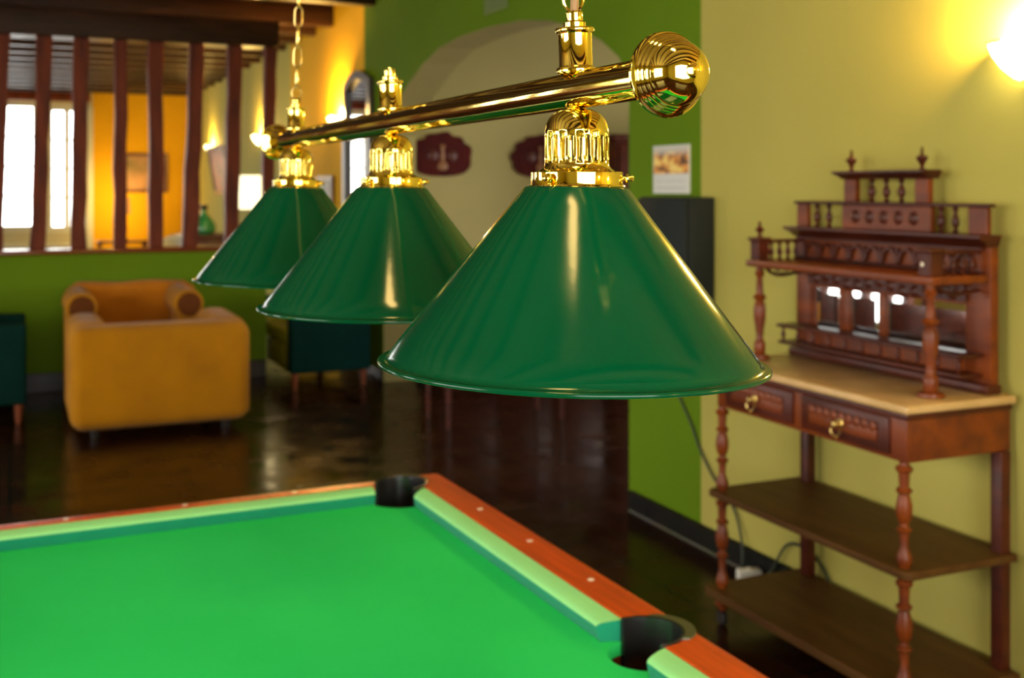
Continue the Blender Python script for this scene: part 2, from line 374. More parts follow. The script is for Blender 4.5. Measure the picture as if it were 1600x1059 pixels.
for i, (a, b, w_) in enumerate([(-.10, -.05, .10), (.203, .254, .115), (.501, .52, .115), (.821, .821, .10), (1.101, 1.095, .115), (1.366, 1.428, .12), (1.707, 1.739, .115), (2.01, 2.04, .10)]):
    tag(obj('screen_post', post_bm(a, b, w_, i), M['post'], smooth=False, bevel=.006), PL[i], 'post', 'posts of the timber screen')
for i in range(1, 14):                               # the screen runs on to the left wall, outside the frame
    struct('trim_%d' % (50+i), post_bm(-.09-.30*i, -.07-.30*i+.03*math.sin(i*2.1), .11, 20+i), M['post'], smooth=False, bevel=.006)

# ceiling joists
nb = 0
y = BACK+.5
while y < FAR-.2:
    if not (PY-.22 < y < PY+.22):
        bm = B(); box(bm, LEFT, W, y-.055, y+.055, CEIL-.20, CEIL, .008, 2)
        nb += 1; struct('trim_%d' % (70+nb), bm, M['dark_beam'], 'dark glossy ceiling joist')
    y += .68

# ------------------------------------------------------------------ pool lamp
LX, TZ = .463, 1.6875
fix = thing('billiard_light', (LX, 1.431, TZ), 'polished brass bar light with three green conical shades hanging over the pool table', 'pool table light')
FY = {'near': -.535, 'mid': 0., 'far': .543}
CAP0, CAP1 = -.687, .70
def fobj(name, bm, m, parent=fix, **k): return obj(name, bm, m, parent, local=True, **k)
bm = B(); tube(bm, [(0, CAP0, 0), (0, CAP1, 0)], .0165, 64); fobj('tube', bm, M['brass'])
capprof = [(.0166, -.006), (.021, -.005), (.029, -.004), (.0322, -.003), (.0334, -.001), (.0330, .0012), (.0315, .002), (.0306, .0028), (.0306, .0050), (.0298, .0068), (.0292, .0074), (.0290, .0092), (.0280, .0108), (.0274, .0114),
           (.0272, .0132), (.0260, .0152), (.0252, .0158), (.0249, .0176), (.0235, .0220), (.0212, .0262), (.0182, .0298), (.0145, .0326), (.0105, .0346), (.0060, .0357), (.0056, .0368), (.0036, .0378), (0, .0381)]
for y, ax in ((CAP0, '-y'), (CAP1, 'y')):
    bm = B(); lathe(bm, capprof, (0, y, 0), 96, ax); fobj('end_cap', bm, M['brass'])

def keyhole(cu, up):
    rb, rs = .0031, .0020; za, zb = (-.0405, -.0625)
    pts = []
    if up: bc, ec, s = za, zb+.0005, 1
    else: bc, ec, s = zb+.0010, za-.0022, -1
    a0 = math.asin(rs/rb)
    n = 12                                          # round end
    for i in range(n+1):
        a = -PI/2+a0+(2*PI-2*a0)*i/n
        pts.append((cu+rb*math.cos(a), bc+s*rb*math.sin(a)))
    for i in range(7):
        a = PI-PI*i/6
        pts.append((cu+rs*math.cos(a), ec-s*rs*math.sin(a)))
    return pts
def dome_bm(Rr=.0289):
    bm = B()
    prof = [(.0075, -.0150), (.0085, -.0166), (.0130, -.0172), (.0180, -.0190), (.0222, -.0220), (.0253, -.0258), (.0274, -.0302), (.0285, -.0350), (Rr, -.0362)]
    lathe(bm, prof, seg=96)
    zt, zb = -.0362, -.0660; per = 12; U = 2*PI*Rr/per; nu = 8
    co, ed = [], []
    for i in range(nu): co.append((U*i/nu, zt))
    for i in range(6): co.append((U, zt+(zb-zt)*i/6))
    for i in range(nu): co.append((U-U*i/nu, zb))
    for i in range(6): co.append((0, zb+(zt-zb)*i/6))
    nO = len(co); ed += [(i, (i+1) % nO) for i in range(nO)]
    holes = []
    for cu, up in ((U*.25, True), (U*.75, False)):
        k = keyhole(cu, up); s = len(co); co += k; ed += [(s+i, s+(i+1) % len(k)) for i in range(len(k))]; holes.append(k)
    for i in range(1, 16):
        for j in range(1, 8):
            p = (U*i/16, zt+(zb-zt)*j/8)
            if all(min((p[0]-q[0])**2+(p[1]-q[1])**2 for q in k) > .0007**2 for k in holes): co.append(p)
    res = delaunay_2d_cdt([Vector(c) for c in co], ed, [], 0, 1e-7)
    def inside(p, poly):
        c = False; j = len(poly)-1
        for i in range(len(poly)):
            if (poly[i][1] > p[1]) != (poly[j][1] > p[1]) and p[0] < (poly[j][0]-poly[i][0])*(p[1]-poly[i][1])/(poly[j][1]-poly[i][1])+poly[i][0]: c = not c
            j = i
        return c
    vs, fs = res[0], res[2]
    for k in range(per):
        nv = [bm.verts.new((Rr*math.cos((v[0]+U*k)/Rr), Rr*math.sin((v[0]+U*k)/Rr), v[1])) for v in vs]
        for f in fs:
            cx = sum(vs[i][0] for i in f)/len(f); cz = sum(vs[i][1] for i in f)/len(f)
            if any(inside((cx, cz), h) for h in holes): continue
            bm.faces.new([nv[i] for i in f])
    lathe(bm, [(Rr, -.0660), (.0294, -.0680), (.0312, -.0702), (.0345, -.0722), (.0385, -.0734), (.0400, -.0742), (.0400, -.0755)], seg=96)
    bmesh.ops.remove_doubles(bm, verts=bm.verts, dist=2e-5)
    return bm
def shade_bm():
    bm = B(); z0 = 0
    prof = [(.0440, .0), (.0458, -.0004), (.0475, -.0016)]
    n = 10
    for i in range(1, n+1):
        t = i/n; prof.append((.0475+(.1630-.0475)*t, -.0016+(-.1440+.0016)*t))
    prof += [(.1636, -.1456), (.1646, -.1474), (.1660, -.1490), (.1677, -.1501), (.1694, -.1505), (.1706, -.1502), (.1716, -.1500), (.1727, -.1503), (.1735, -.1512), (.1738, -.1524), (.1734, -.1536), (.1722, -.1542), (.1706, -.1538), (.1686, -.1524), (.1664, -.1508)]
    m = len(prof)
    lathe(bm, prof, seg=128, mi=0)
    bm2 = lathe(bm, [prof[-1], (.1636, -.1480), (.1616, -.1446), (.0470, -.0036), (.0440, -.0016), (.0440, 0)], seg=128, mi=1)
    bmesh.ops.remove_doubles(bm, verts=bm.verts, dist=1e-6)
    return bm
def cup_bm():
    bm = B()
    lathe(bm, [(.0150, .0150), (.0176, .0162), (.0178, .0182), (.0172, .0198), (.0156, .0206), (.0150, .0216), (.0150, .0500), (.0156, .0508), (.0170, .0512), (.0176, .0522), (.0176, .0542), (.0170, .0552), (.0100, .0562), (.0098, .0568)], seg=64)
    return bm
first = {}
for k, dy in FY.items():
    if k == 'near':
        dome = fobj('lamp_holder', dome_bm(), M['brass'], solid=.0007)
        bm = B(); lathe(bm, [(.0400, -.0738), (.0404, -.0730), (.0411, -.0736), (.0411, -.0838), (.0414, -.0846), (.0434, -.0850), (.0438, -.0860), (.0434, -.0870), (.0415, -.0872), (.0400, -.0865)], seg=96)
        collar = fobj('shade_collar', bm, M['brass'])
        for q in range(3):
            bm = B(); a = math.atan2(-.896, -.463)+R(-33+120*q)
            lathe(bm, [(0, 0), (.0018, 0), (.0018, .003), (.0042, .0032), (.0046, .0042), (.0042, .0052), (.0022, .0056), (.0022, .0072), (.0030, .0078), (.0030, .0092), (.0018, .0102), (0, .0104)], seg=16)
            bmesh.ops.rotate(bm, verts=bm.verts, cent=(0, 0, 0), matrix=Matrix.Rotation(R(90), 3, 'Y'))
            bmesh.ops.translate(bm, verts=bm.verts, vec=(.0405, 0, -.0790)); bmesh.ops.rotate(bm, verts=bm.verts, cent=(0, 0, 0), matrix=Matrix.Rotation(a, 3, 'Z'))
            fobj('thumb_screw', bm, M['brass'], collar)
        shade = fobj('lamp_shade', shade_bm(), [M['shade'], M['shade_in']])
        cup = fobj('bar_cup', cup_bm(), M['brass'])
        dome.location = collar.location = cup.location = (0, dy, 0)
        shade.location = (0, dy, -.0865)
        first = dict(dome=dome, collar=collar, shade=shade, cup=cup)
        tag(shade, 'green enamelled cone, nearest and largest of the three')
    else:
        for n, o in first.items():
            c = copy_tree(o, fix); c.location = (0, dy, -.0865 if n == 'shade' else 0)
            if n == 'shade': c['label'] = 'green enamelled cone, ' + ('middle of the three' if k == 'mid' else 'farthest of the three'); sh = c
            if n == 'cup': cp = c
    s_, c_ = (shade, cup) if k == 'near' else (sh, cp)
    s_.scale = (1, 1, {'near': 1.028, 'mid': 1.045, 'far': 1.075}[k])
    s_.rotation_euler = {'near': (0, R(1.4), 0), 'mid': (0, R(.6), 0), 'far': (0, R(1.4), 0)}[k]
    c_.rotation_euler = (0, R(-2.0 if k != 'far' else 0), 0)
    if k == 'mid':
        bm = B(); lathe(bm, [(.0096, .0560), (.0070, .0575), (.0035, .0585), (.0032, .0600), (.0055, .0620), (.0062, .0650), (.0055, .0680), (.0030, .0700), (.0016, .0706), (.0016, .0725), (0, .0735)], seg=24)
        f_ = obj('finial', bm, M['brass'], c_, local=True)
    else:
        bm = B(); lathe(bm, [(.0100, .0560), (.0100, .0600), (.0086, .0612), (.0074, .0618), (.0072, .0680), (.0076, .0692), (.0070, .0704), (.0040, .0708), (0, .0708)], seg=32)
        obj('chain_neck', bm, M['brass'], c_, local=True)
        # chain of oval links up to the ceiling
        bm = B(); z = .0700; i = 0; top = CEIL-TZ-.02
        while z < top:
            if i == 0: L, Wd, r = .0240, .0200, .0014
            else: L, Wd, r = (.040, .0165, .0016) if k == 'far' else (.036, .0165, .0016)
            zc = z+L/2-.001; pts = []
            for q in range(24):
                a = 2*PI*q/24; hx = (Wd/2-r)*math.cos(a); hz = (L/2-r)*math.sin(a)
                if i: hx = math.copysign(min(abs(hx)*1.25, Wd/2-r), hx)
                an = R(-24) if i % 2 == 0 else R(66)
                lean = (0.007 if k == 'far' else 0)*(zc+hz-.07)/.24
                pts.append((hx*math.cos(an)+lean*.9, hx*math.sin(an), zc+hz))
            tube(bm, pts, r, 8, closed=True)
            z += L-2*r-.0012; i += 1
        ch = fobj('hanging_chain', bm, M['brass'] if k == 'near' else M['brass_dull']); ch.location = (0, dy, 0)
        if k == 'near': ch.location = (-.0035, dy, 0)
        bm = B(); lathe(bm, [(0, 0), (.05, 0), (.052, -.004), (.045, -.012), (.02, -.022), (0, -.024)], seg=32); ro = fobj('ceiling_rose', bm, M['brass_dull']); ro.location = (0, dy, CEIL-.0005-TZ)
        if k == 'near':
            bm = B(); tube(bm, [(0, 0, .066), (.001, .0, .10), (-.001, .004, .3), (0, 0, .8), (0, 0, top)], .0040, 8); co_ = fobj('power_cord', bm, M['cord_b']); co_.location = (-.0025, dy, 0)

# ------------------------------------------------------------------ pool table  (local frame: origin at far right nose corner)
PT = thing('pool_table', (.966, 2.873, 0), 'pool table with bright green cloth and red-brown wooden rails under the brass bar light', 'pool table', rz=R(1.4))
PW, PLn = 1.12, 2.24
def pobj(name, bm, m, parent=PT, **k): return obj(name, bm, m, parent, local=True, **k)
POCK = [(.004, .036, .068), (.054, -PLn/2, .066), (.004, -PLn-.036, .068), (-PW-.004, .036, .068), (-PW-.054, -PLn/2, .066), (-PW-.004, -PLn-.036, .068)]
def cyl(cx, cy, r, z0, z1, seg=48):
    bm = B(); lathe(bm, [(0, z0), (r, z0), (r, z1), (0, z1)], (cx, cy, 0), seg); return bm
bm = B(); box(bm, -PW-.05, .05, -PLn-.05, .05, .735, .76)
bed = pobj('playing_bed', bm, M['felt'], smooth=False); bed.parent = None
bed = cut(bed, [cyl(x, y, .070 if i in (1, 4) else .092, .70, .80) for i, (x, y, r) in enumerate(POCK)]); bed.parent = PT
# wooden rails: frame ring with rounded outer edge
OX, IY, OY = .148, .047, .095
prof_r = [(.047, .745), (.047, .797), (.052, .801), (.125, .801), (.138, .797), (.145, .789), (.148, .775), (.148, .70), (.140, .66), (.047, .66)]
def rail(name, axis, a0, a1, sgn, base, prof):
    bm = B(); pa = []
    for t in (a0, a1):
        ring = []
        for d, z in prof:
            ring.append(bm.verts.new((base+sgn*d, t, z) if axis == 'y' else (t, base+sgn*d, z)))
        pa.append(ring)
    n = len(prof)
    for k in range(n): bm.faces.new((pa[0][k], pa[0][(k+1) % n], pa[1][(k+1) % n], pa[1][k]))
    bm.faces.new(pa[0]); bm.faces.new(pa[1][::-1])
    return bm
prof_e = [(d if d <= .052 else .052+(d-.052)*.46, z) for d, z in prof_r]
cutters = lambda: [cyl(x, y, r+.004, .6, .9) for x, y, r in POCK]
for sgn, base in ((1, 0), (-1, -PW)):
    o = pobj('side_rail', rail('side', 'y', -PLn-.095, .095, sgn, base, prof_r), M['rail_wood'])
    o.parent = None; cut(o, cutters()); o.parent = PT
    # sight diamonds
    for k in (1, 2, 3, 5, 6, 7):
        bm = B(); lathe(bm, [(.0074, .8008), (.0070, .8016), (0, .8018)], (base+sgn*.098, -PLn*k/8, 0), 16); obj('sight_dot', bm, M['ivory'], o, local=True)
for sgn, base in ((1, 0), (-1, -PLn)):
    o = pobj('end_rail', rail('end', 'x', -PW-.046, .046, sgn, base, prof_e), M['rail_wood'])
    o.parent = None; cut(o, cutters()); o.parent = PT
    for k in (1, 2, 3):
        bm = B(); lathe(bm, [(.0074, .8008), (.0070, .8016), (0, .8018)], (-PW*k/4, base+sgn*.073, 0), 16); obj('sight_dot', bm, M['ivory'], o, local=True)
# cushions
def cushion(axis, n0, n1, b0, b1, sgn, base):
    """nose runs n0..n1, back edge b0..b1"""
    bm = B(); P3 = lambda d, t, z: (base+sgn*d, t, z) if axis == 'y' else (t, base+sgn*d, z)
    prof = [(.047, .7995), (.030, .7985), (.011, .7955), (.003, .7925), (.0, .7890), (.0, .7850), (.004, .7720), (.008, .7605), (.047, .7605)]
    N = 8
    rows = []
    for i in range(N+1):
        s = i/N
        row = []
        for d, z in prof:
            f = min(1, d/.047)
            e0 = n0+(b0-n0)*f**.75; e1 = n1+(b1-n1)*f**.75
            row.append(bm.verts.new(P3(d, e0+(e1-e0)*s, z)))
        rows.append(row)
    n = len(prof)
    for a, b in zip(rows, rows[1:]):
        for k in range(n): bm.faces.new((a[k], a[(k+1) % n], b[(k+1) % n], b[k]))
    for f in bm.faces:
        f.material_index = 1 if all(v.co.z > .788 for v in f.verts) else 0  # tops take the painted lit colour, faces keep the shaded one
    bm.faces.new(rows[0]); bm.faces.new(rows[-1][::-1])
    return bm
for sgn, base in ((1, 0), (-1, -PW)):
    pobj('cushion', cushion('y', -PLn/2+.088, -.074, -PLn/2+.071, -.024, sgn, base), [M['cushion'], M['cushion_lit']])
    pobj('cushion', cushion('y', -PLn/2-.088, -PLn+.074, -PLn/2-.071, -PLn+.024, sgn, base), [M['cushion'], M['cushion_lit']])
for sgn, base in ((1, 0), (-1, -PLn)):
    pobj('cushion', cushion('x', -PW+.082, -.082, -PW+.074, -.074, sgn, base), [M['cushion'], M['cushion_lit']])
# pocket liners
for i, (x, y, r) in enumerate(POCK):
    sx = 1 if x > 0 else -1; corner = i not in (1, 4)
    cx_, cy_ = -PW/2, (-PLn/2 if not corner else (-PLn/2+(.9 if y > -1 else -.9)))
    back = math.atan2(y-cy_, x-cx_) if not corner else math.atan2(1 if y > -1 else -1, sx)
    half = R(128) if corner else R(100)
    bm = B(); n = 32; seq = []
    for k in range(n+1):
        a = back-half+2*half*k/n
        c, s = math.cos(a), math.sin(a)
        ri, ro = r-.003, r+.0035
        seq.append([bm.verts.new((x+q*c, y+q*s, z)) for q, z in ((ri-.004, .681), (ri, .795), (ri+.001, .8035), (ro, .8045), (ro+.001, .800), (ro, .681))])
    for a, b in zip(seq, seq[1:]):
        for k in range(6): bm.faces.new((a[k], a[(k+1) % 6], b[(k+1) % 6], b[k]))
    bm.faces.new(seq[0]); bm.faces.new(seq[-1][::-1])
    po = pobj('pocket_liner', bm, M['black_rubber'])
    bm = B(); fy = 0 if not corner else (.03 if y > -1 else -.03); lathe(bm, [(0, .672), (.085, .672), (.085, .680), (0, .680)], (x-.03*sx, y-fy, 0), 32); obj('pocket_floor', bm, M['black_rubber'], po, local=True)
    # rim plate set into the rail behind the pocket
    bm = B(); h2 = R(62) if corner else R(58); seq = []
    for k in range(17):
        t = -1+2*k/16; a = back+h2*t; wd = (.024 if not corner else .012)*math.sqrt(max(0, 1-t*t))+.002
        seq.append([bm.verts.new((x+q*math.cos(a), y+q*math.sin(a), z)) for q, z in ((r+.002, .8010), (r+.002, .8042), (r+wd, .8040), (r+wd+.001, .8010))])
    for a, b in zip(seq, seq[1:]):
        for k in range(4): bm.faces.new((a[k], a[(k+1) % 4], b[(k+1) % 4], b[k]))
    bm.faces.new(seq[0]); bm.faces.new(seq[-1][::-1]); obj('rim_plate', bm, M['liner_rim'], po, local=True)
bm = B(); box(bm, -PW-.10, .10, -PLn-.05, .05, .52, .70, .01, 2); pobj('cabinet', bm, M['rail_wood'])
for x in (-PW+.05, -.05):
    for y in (-PLn+.2, -.2):
        bm = B(); box(bm, x-.07, x+.07, y-.07, y+.07, .0, .52, .012, 2); pobj('leg', bm, M['rail_wood'])

# ------------------------------------------------------------------ sideboard
SB = thing('marble_top_sideboard', (2.58, 3.0, 0), 'antique carved mahogany washstand sideboard with marble top and mirrored gallery against the cream wall', 'sideboard')
X0, X1, Y0, Y1 = 2.36, 2.80, 2.50, 3.50
def so(name, bm, m='mahogany', parent=SB, **k): return obj(name, bm, M[m], parent, **k)
bm = B(); box(bm, X0, X1-.005, Y0, Y1, .945, .97, .007, 3); top = so('marble_top', bm, 'marble')
bm = B(); box(bm, X0+.02, X1-.01, Y0+.02, Y1-.02, .80, .9445, .003, 2); apron = so('apron', bm)
bm = B(); box(bm, X0+.010, X1-.01, Y0+.010, Y1-.010, .925, .945, .006, 2); so('cornice_strip', bm, 'mahogany_dark')
# drawers
for y0, y1, lab in ((2.585, 2.985, 'near'), (3.035, 3.415, 'far')):
    bm = B(); box(bm, X0+.008, X0+.03, y0, y1, .815, .922, .004, 2); d = so('drawer', bm, 'mahogany_dark')
    bm = B(); box(bm, X0+.001, X0+.012, y0+.045, y1-.045, .842, .880, .005, 2)
    for q in range(9):
        yy = y0+.06+(y1-y0-.12)*q/8; lathe(bm, [(0, -.008), (.014, -.006), (.017, 0), (.009, .004), (0, .005)], (X0+.002, yy, .886), 12, '-x')
    obj('carved_panel', bm, M['mahogany'], d)
    ym = (y0+y1)/2; bm = B()
    lathe(bm, [(0, -.004), (.014, -.003), (.016, .002), (.007, .006), (.005, .012), (.010, .018), (.012, .024), (.007, .030), (0, .031)], (X0, ym, .868), 20, '-x')
    h = obj('drawer_pull', bm, M['brass_dull'], d)
    bm = B(); pts = []
    for k in range(13):
        a = PI*k/12; pts.append((X0-.016, ym+.024*math.cos(a)*(1+.25*math.sin(2*a)), .855-.026*math.sin(a)))
    tube(bm, pts, .003, 8); lathe(bm, [(0, -.006), (.006, 0), (0, .008)], (X0-.016, ym, .826), 10); obj('bail_handle', bm, M['brass_dull'], d)
# shelves
def shelf_bm(x0, x1, y0, y1, z0, z1, chamf):
    bm = B(); poly = [(x0+chamf, y0), (x1, y0), (x1, y1), (x0+chamf, y1), (x0, y1-chamf), (x0, y0+chamf)]
    prism(bm, poly, lambda x, y: (x, y, z0), lambda x, y: (x, y, z1)); return bm
so('middle_shelf', shelf_bm(2.35, 2.79, 2.49, 3.51, .468, .492, .02), 'shelf_wood', bevel=.005)
so('bottom_shelf', shelf_bm(2.34, 2.79, 2.48, 3.52, .105, .135, .02), 'shelf_wood', bevel=.005)
# turned front legs
def legprof(z0, z1, s=1.):
    H = z1-z0; P = [(0, .016), (.02, .017), (.05, .022), (.09, .023), (.13, .019), (.20, .012), (.30, .0135), (.33, .014), (.345, .021), (.36, .023), (.375, .020), (.39, .013), (.42, .012), (.45, .019), (.53, .024), (.60, .023), (.68, .017), (.70, .014), (.715, .022), (.73, .024), (.745, .021), (.76, .014), (.85, .0155), (.90, .0165), (.915, .023), (.94, .0255), (.955, .023), (.97, .015), (1, .014)]
    return [(0, z0)]+[(r*s, z0+H*t) for t, r in P]+[(0, z1)]
for y in (2.54, 3.46):
    bm = B(); lathe(bm, legprof(.492, .80), (2.388, y, 0), 28); lathe(bm, legprof(.135, .468), (2.388, y, 0), 28); so('front_leg', bm, 'mahogany')
    for x in (2.388, 2.762):
        bm = B(); lathe(bm, [(0, .052), (.012, .052), (.014, .062), (.026, .070), (.028, .082), (.020, .092), (.022, .1045), (0, .1045)], (x, y, 0), 20); f = so('foot', bm, 'mahogany')
        bm = B(); lathe(bm, [(0, -.012), (.020, -.012), (.024, -.008), (.024, .008), (.020, .012), (0, .012)], (x, y, .0245), 20, 'x'); box(bm, x-.015, x-.0125, y-.008, y+.008, .024, .056); box(bm, x+.0125, x+.015, y-.008, y+.008, .024, .056); box(bm, x-.015, x+.015, y-.008, y+.008, .052, .056)
        obj('castor', bm, M['castor'], f)
for y in (2.535, 3.445):
    bm = B(); box(bm, 2.745, 2.785, y-.022, y+.022, .135, .80, .004, 2); so('back_leg', bm, 'mahogany_dark')
# back frame of the upper part
XB = 2.735
ya, yb = 2.545, 3.475
bm = B()
for a, b in ((ya, ya+.10), (yb-.085, yb)): box(bm, XB, XB+.035, a, b, .97, 1.42, .004, 2)
box(bm, XB, XB+.035, ya+.10, yb-.085, 1.235, 1.42, .003, 1); box(bm, XB, XB+.035, ya+.10, yb-.085, .97, 1.088, .003, 1)
bk = so('back_frame', bm)
bm = B(); box(bm, XB-.03, XB+.035, ya-.012, yb+.012, .9705, 1.0, .006, 2); so('plinth', bm, 'mahogany_dark')
# mirror panes
for a, b in ((2.632, 3.005), (3.035, 3.185), (3.235, 3.375)):
    bm = B(); bev = .022; xo, xi = XB+.014, XB+.012
    o4 = [bm.verts.new((xo, p, q)) for p, q in ((a, 1.09), (b, 1.09), (b, 1.234), (a, 1.234))]
    i4 = [bm.verts.new((xi, p, q)) for p, q in ((a+bev, 1.09+bev), (b-bev, 1.09+bev), (b-bev, 1.234-bev), (a+bev, 1.234-bev))]
    bb = [bm.verts.new((xo+.004, p, q)) for p, q in ((a, 1.09), (b, 1.09), (b, 1.234), (a, 1.234))]
    for k in range(4):
        bm.faces.new((o4[k], o4[(k+1) % 4], i4[(k+1) % 4], i4[k])); bm.faces.new((o4[k], bb[k], bb[(k+1) % 4], o4[(k+1) % 4]))
    bm.faces.new(i4); bm.faces.new(bb[::-1]); so('mirror_pane', bm, 'mirror', smooth=False)
for yy in (3.020, 3.210):
    bm = B(); box(bm, XB+.002, XB+.035, yy-.016 if yy < 3.1 else yy-.026, yy+.016 if yy < 3.1 else yy+.026, 1.088, 1.235, .004, 2); so('mirror_mullion', bm, 'mahogany')
bm = B(); box(bm, XB+.03, XB+.036, ya+.02, yb-.02, 1.0, 1.4); so('back_board', bm, 'mahogany_dark')
bm = B(); box(bm, XB+.008, XB+.03, 3.3755, 3.3895, 1.088, 1.235); so('mirror_mullion', bm, 'mahogany')
bm = B(); box(bm, XB+.008, XB+.03, 2.6455-.002, 2.6455-.0145, 1.0895, 1.2345) if False else box(bm, XB+.021, XB+.03, 2.60, 2.64, 1.06, 1.25); so('mirror_backing', bm, 'mahogany_dark')
# small balustraded shelf before the mirror
def baluster(bm, x, y, z0, z1, r=.010, seg=14):
    H = z1-z0; P = [(0, .5), (.08, .75), (.14, .45), (.2, .4), (.32, .85), (.45, 1.), (.58, .8), (.72, .42), (.82, .42), (.88, .8), (1, .55)]
    lathe(bm, [(0, z0)]+[(r*q, z0+H*t) for t, q in P]+[(0, z1)], (x, y, 0), seg)
bm = B(); box(bm, 2.640, XB, ya+.03, yb-.01, 1.018, 1.030, .004, 2); ls = so('low_shelf', bm, 'mahogany_dark')
bm = B(); box(bm, 2.635, XB, ya+.025, yb-.005, 1.080, 1.092, .004, 2); obj('top_rail', bm, M['mahogany_dark'], ls)
for q in range(11):
    bm = B(); baluster(bm, 2.655, ya+.05+(yb-ya-.075)*q/10, 1.030, 1.080, .009); obj('baluster', bm, M['mahogany_dark'], ls)
bm = B(); box(bm, 2.705, XB-.001, ya+.10, yb-.10, 1.030, 1.080); obj('back_panel', bm, M['mahogany'], ls)
# tall columns carrying the upper shelf
CYN, CYF = 2.592, 3.440
for y in (CYN, CYF):
    bm = B(); H0, H1 = .9705, 1.31; L_ = H1-H0
    P = [(0, .046), (.010, .048), (.035, .046), (.045, .026), (.055, .022), (.07, .026), (.17, .026), (.20, .018), (.22, .016), (.30, .018), (.44, .0275), (.54, .0285), (.60, .024), (.63, .017), (.645, .026), (.665, .031), (.685, .026), (.70, .017), (.74, .017), (.88, .0135), (.91, .020), (.93, .024), (.95, .018), (1, .017)]
    s = .8 if y == CYF else .86
    lathe(bm, [(0, H0)]+[(r*s, H0+L_*t) for t, r in P]+[(0, H1)], (2.54, y, 0), 32); so('column', bm)
bm = B(); box(bm, 2.505, XB+.03, ya+.005, yb+.005, 1.31, 1.335, .005, 2); so('upper_shelf', bm)
for y in (CYN, CYF):                                 # gallery posts with finials
    bm = B(); box(bm, 2.515, 2.565, y-.025, y+.025, 1.335, 1.405, .003, 1); box(bm, 2.508, 2.572, y-.032, y+.032, 1.405, 1.418, .004, 2)
    for q in (-.013, .013): box(bm, 2.512, 2.516, y+q-.007, y+q+.007, 1.345, 1.398, .002, 1)
    gp = so('gallery_post', bm, 'mahogany_dark')
    if y == CYF:
        bm = B(); lathe(bm, [(0, 1.418), (.012, 1.418), (.007, 1.426), (.006, 1.434), (.015, 1.442), (.017, 1.448), (.008, 1.456), (.005, 1.462), (.006, 1.470), (.002, 1.478), (0, 1.480)], (2.54, y, 0), 20); obj('finial', bm, M['mahogany_dark'], gp)
    else:
        bm = B(); lathe(bm, [(0, 0), (.006, 0), (.007, .003), (.004, .006), (0, .007)], (2.511, y+.002, 1.371), 14, '-x'); obj('knob_glint', bm, M['ivory'], gp)  # small knob coloured ivory to paint in its sparkle
for y in (CYN, CYF):
    bm = B(); box(bm, 2.565, XB, y-.012, y+.012, 1.398, 1.410, .003, 1); gr = so('side_gallery_rail', bm, 'mahogany_dark')
    for q in range(4):
        bm = B(); baluster(bm, 2.592+.038*q, y, 1.335, 1.398, .011); obj('baluster', bm, M['mahogany_dark'], gr)
    bm = B()                                        # pierced scroll bracket below the shelf
    for k in range(3): tube(bm, [(2.60+.04*k+.014*math.cos(2*PI*t/12), y, 1.292+.012*math.sin(2*PI*t/12)) for t in range(12)], .0035, 6, closed=True)
    tube(bm, [(2.56, y, 1.309), (2.585, y, 1.290), (2.615, y, 1.276), (2.65, y, 1.274), (2.69, y, 1.280), (2.734, y, 1.285)], .006, 8); so('scroll_bracket', bm, 'mahogany_dark')
# carved frieze under the shelf and behind it
bm = B(); box(bm, XB-.012, XB, ya+.09, yb-.08, 1.245, 1.309, .003, 1)
for q in range(13):
    yy = ya+.14+(yb-ya-.27)*q/12; lathe(bm, [(0, .010), (.008, .008), (.018, .003), (.022, 0)], (XB-.012, yy, 1.268+.012*math.sin(q*1.3)), 12, '-x')
so('carved_frieze', bm, 'mahogany_dark')
bm = B()
box(bm, XB-.02, XB+.0, ya+.02, yb-.02, 1.336, 1.345, .003, 1); box(bm, XB-.02, XB+.0, ya+.02, yb-.02, 1.408, 1.419, .003, 1)
for q in range(10):
    yy = ya+.10+(yb-ya-.20)*q/9
    tube(bm, [(XB-.008, yy+.034*math.cos(PI*t/10), 1.352+.044*math.sin(PI*t/10)) for t in range(11)], .007, 6); box(bm, XB-.016, XB-.001, yy+.036, yy+.046, 1.345, 1.400, .002, 1)
so('arcaded_frieze', bm, 'mahogany_dark')
# main cornice
def cornice(y0, y1, x0, z0, z1, ov, oy=.010):
    bm = B(); pr_ = [(0, z0), (.15, z0+(z1-z0)*.15), (.5, z0+(z1-z0)*.45), (.8, z0+(z1-z0)*.62), (1, z0+(z1-z0)*.75), (1, z1)]
    rings = []
    for f, z in pr_: rings.append([bm.verts.new(p) for p in ((x0-ov*f, y0-oy*f, z), (x0-ov*f, y1+oy*f, z), (XB+.035, y1+oy*f, z), (XB+.035, y0-oy*f, z))])
    for a, b in zip(rings, rings[1:]):
        for k in range(4): bm.faces.new((a[k], a[(k+1) % 4], b[(k+1) % 4], b[k]))
    bm.faces.new(rings[0]); bm.faces.new(rings[-1][::-1]); return bm
so('cornice', cornice(ya, yb, XB-.01, 1.420, 1.456, .045), 'mahogany_dark')
# first gallery above the cornice
gy0, gy1 = ya+.01, yb-.01
cy0, cy1 = 2.795, 3.200
bm = B(); box(bm, XB-.012, XB+.022, gy0-.012, gy1+.012, 1.541, 1.552, .003, 1); g = so('gallery_rail', bm, 'mahogany_dark')
for a, b in ((gy0, gy0+.075), (gy1-.06, gy1)):
    bm = B(); box(bm, XB-.006, XB+.016, a, b, 1.456, 1.541, .003, 1); obj('gallery_block', bm, M['mahogany'], g)
bm = B(); box(bm, XB-.008, XB+.018, cy0-.01, cy1+.01, 1.456, 1.541, .003, 1)
obj('carved_panel', bm, M['mahogany'], g)
bm = B()
for q in range(5):
    yy = (cy0+cy1)/2+(q-2)*.07; lathe(bm, [(0, .008), (.012, .006), (.020, .002), (.024, 0)], (XB-.008, yy, 1.50), 14, '-x')
obj('rosette_carving', bm, M['mahogany_dark'], g)
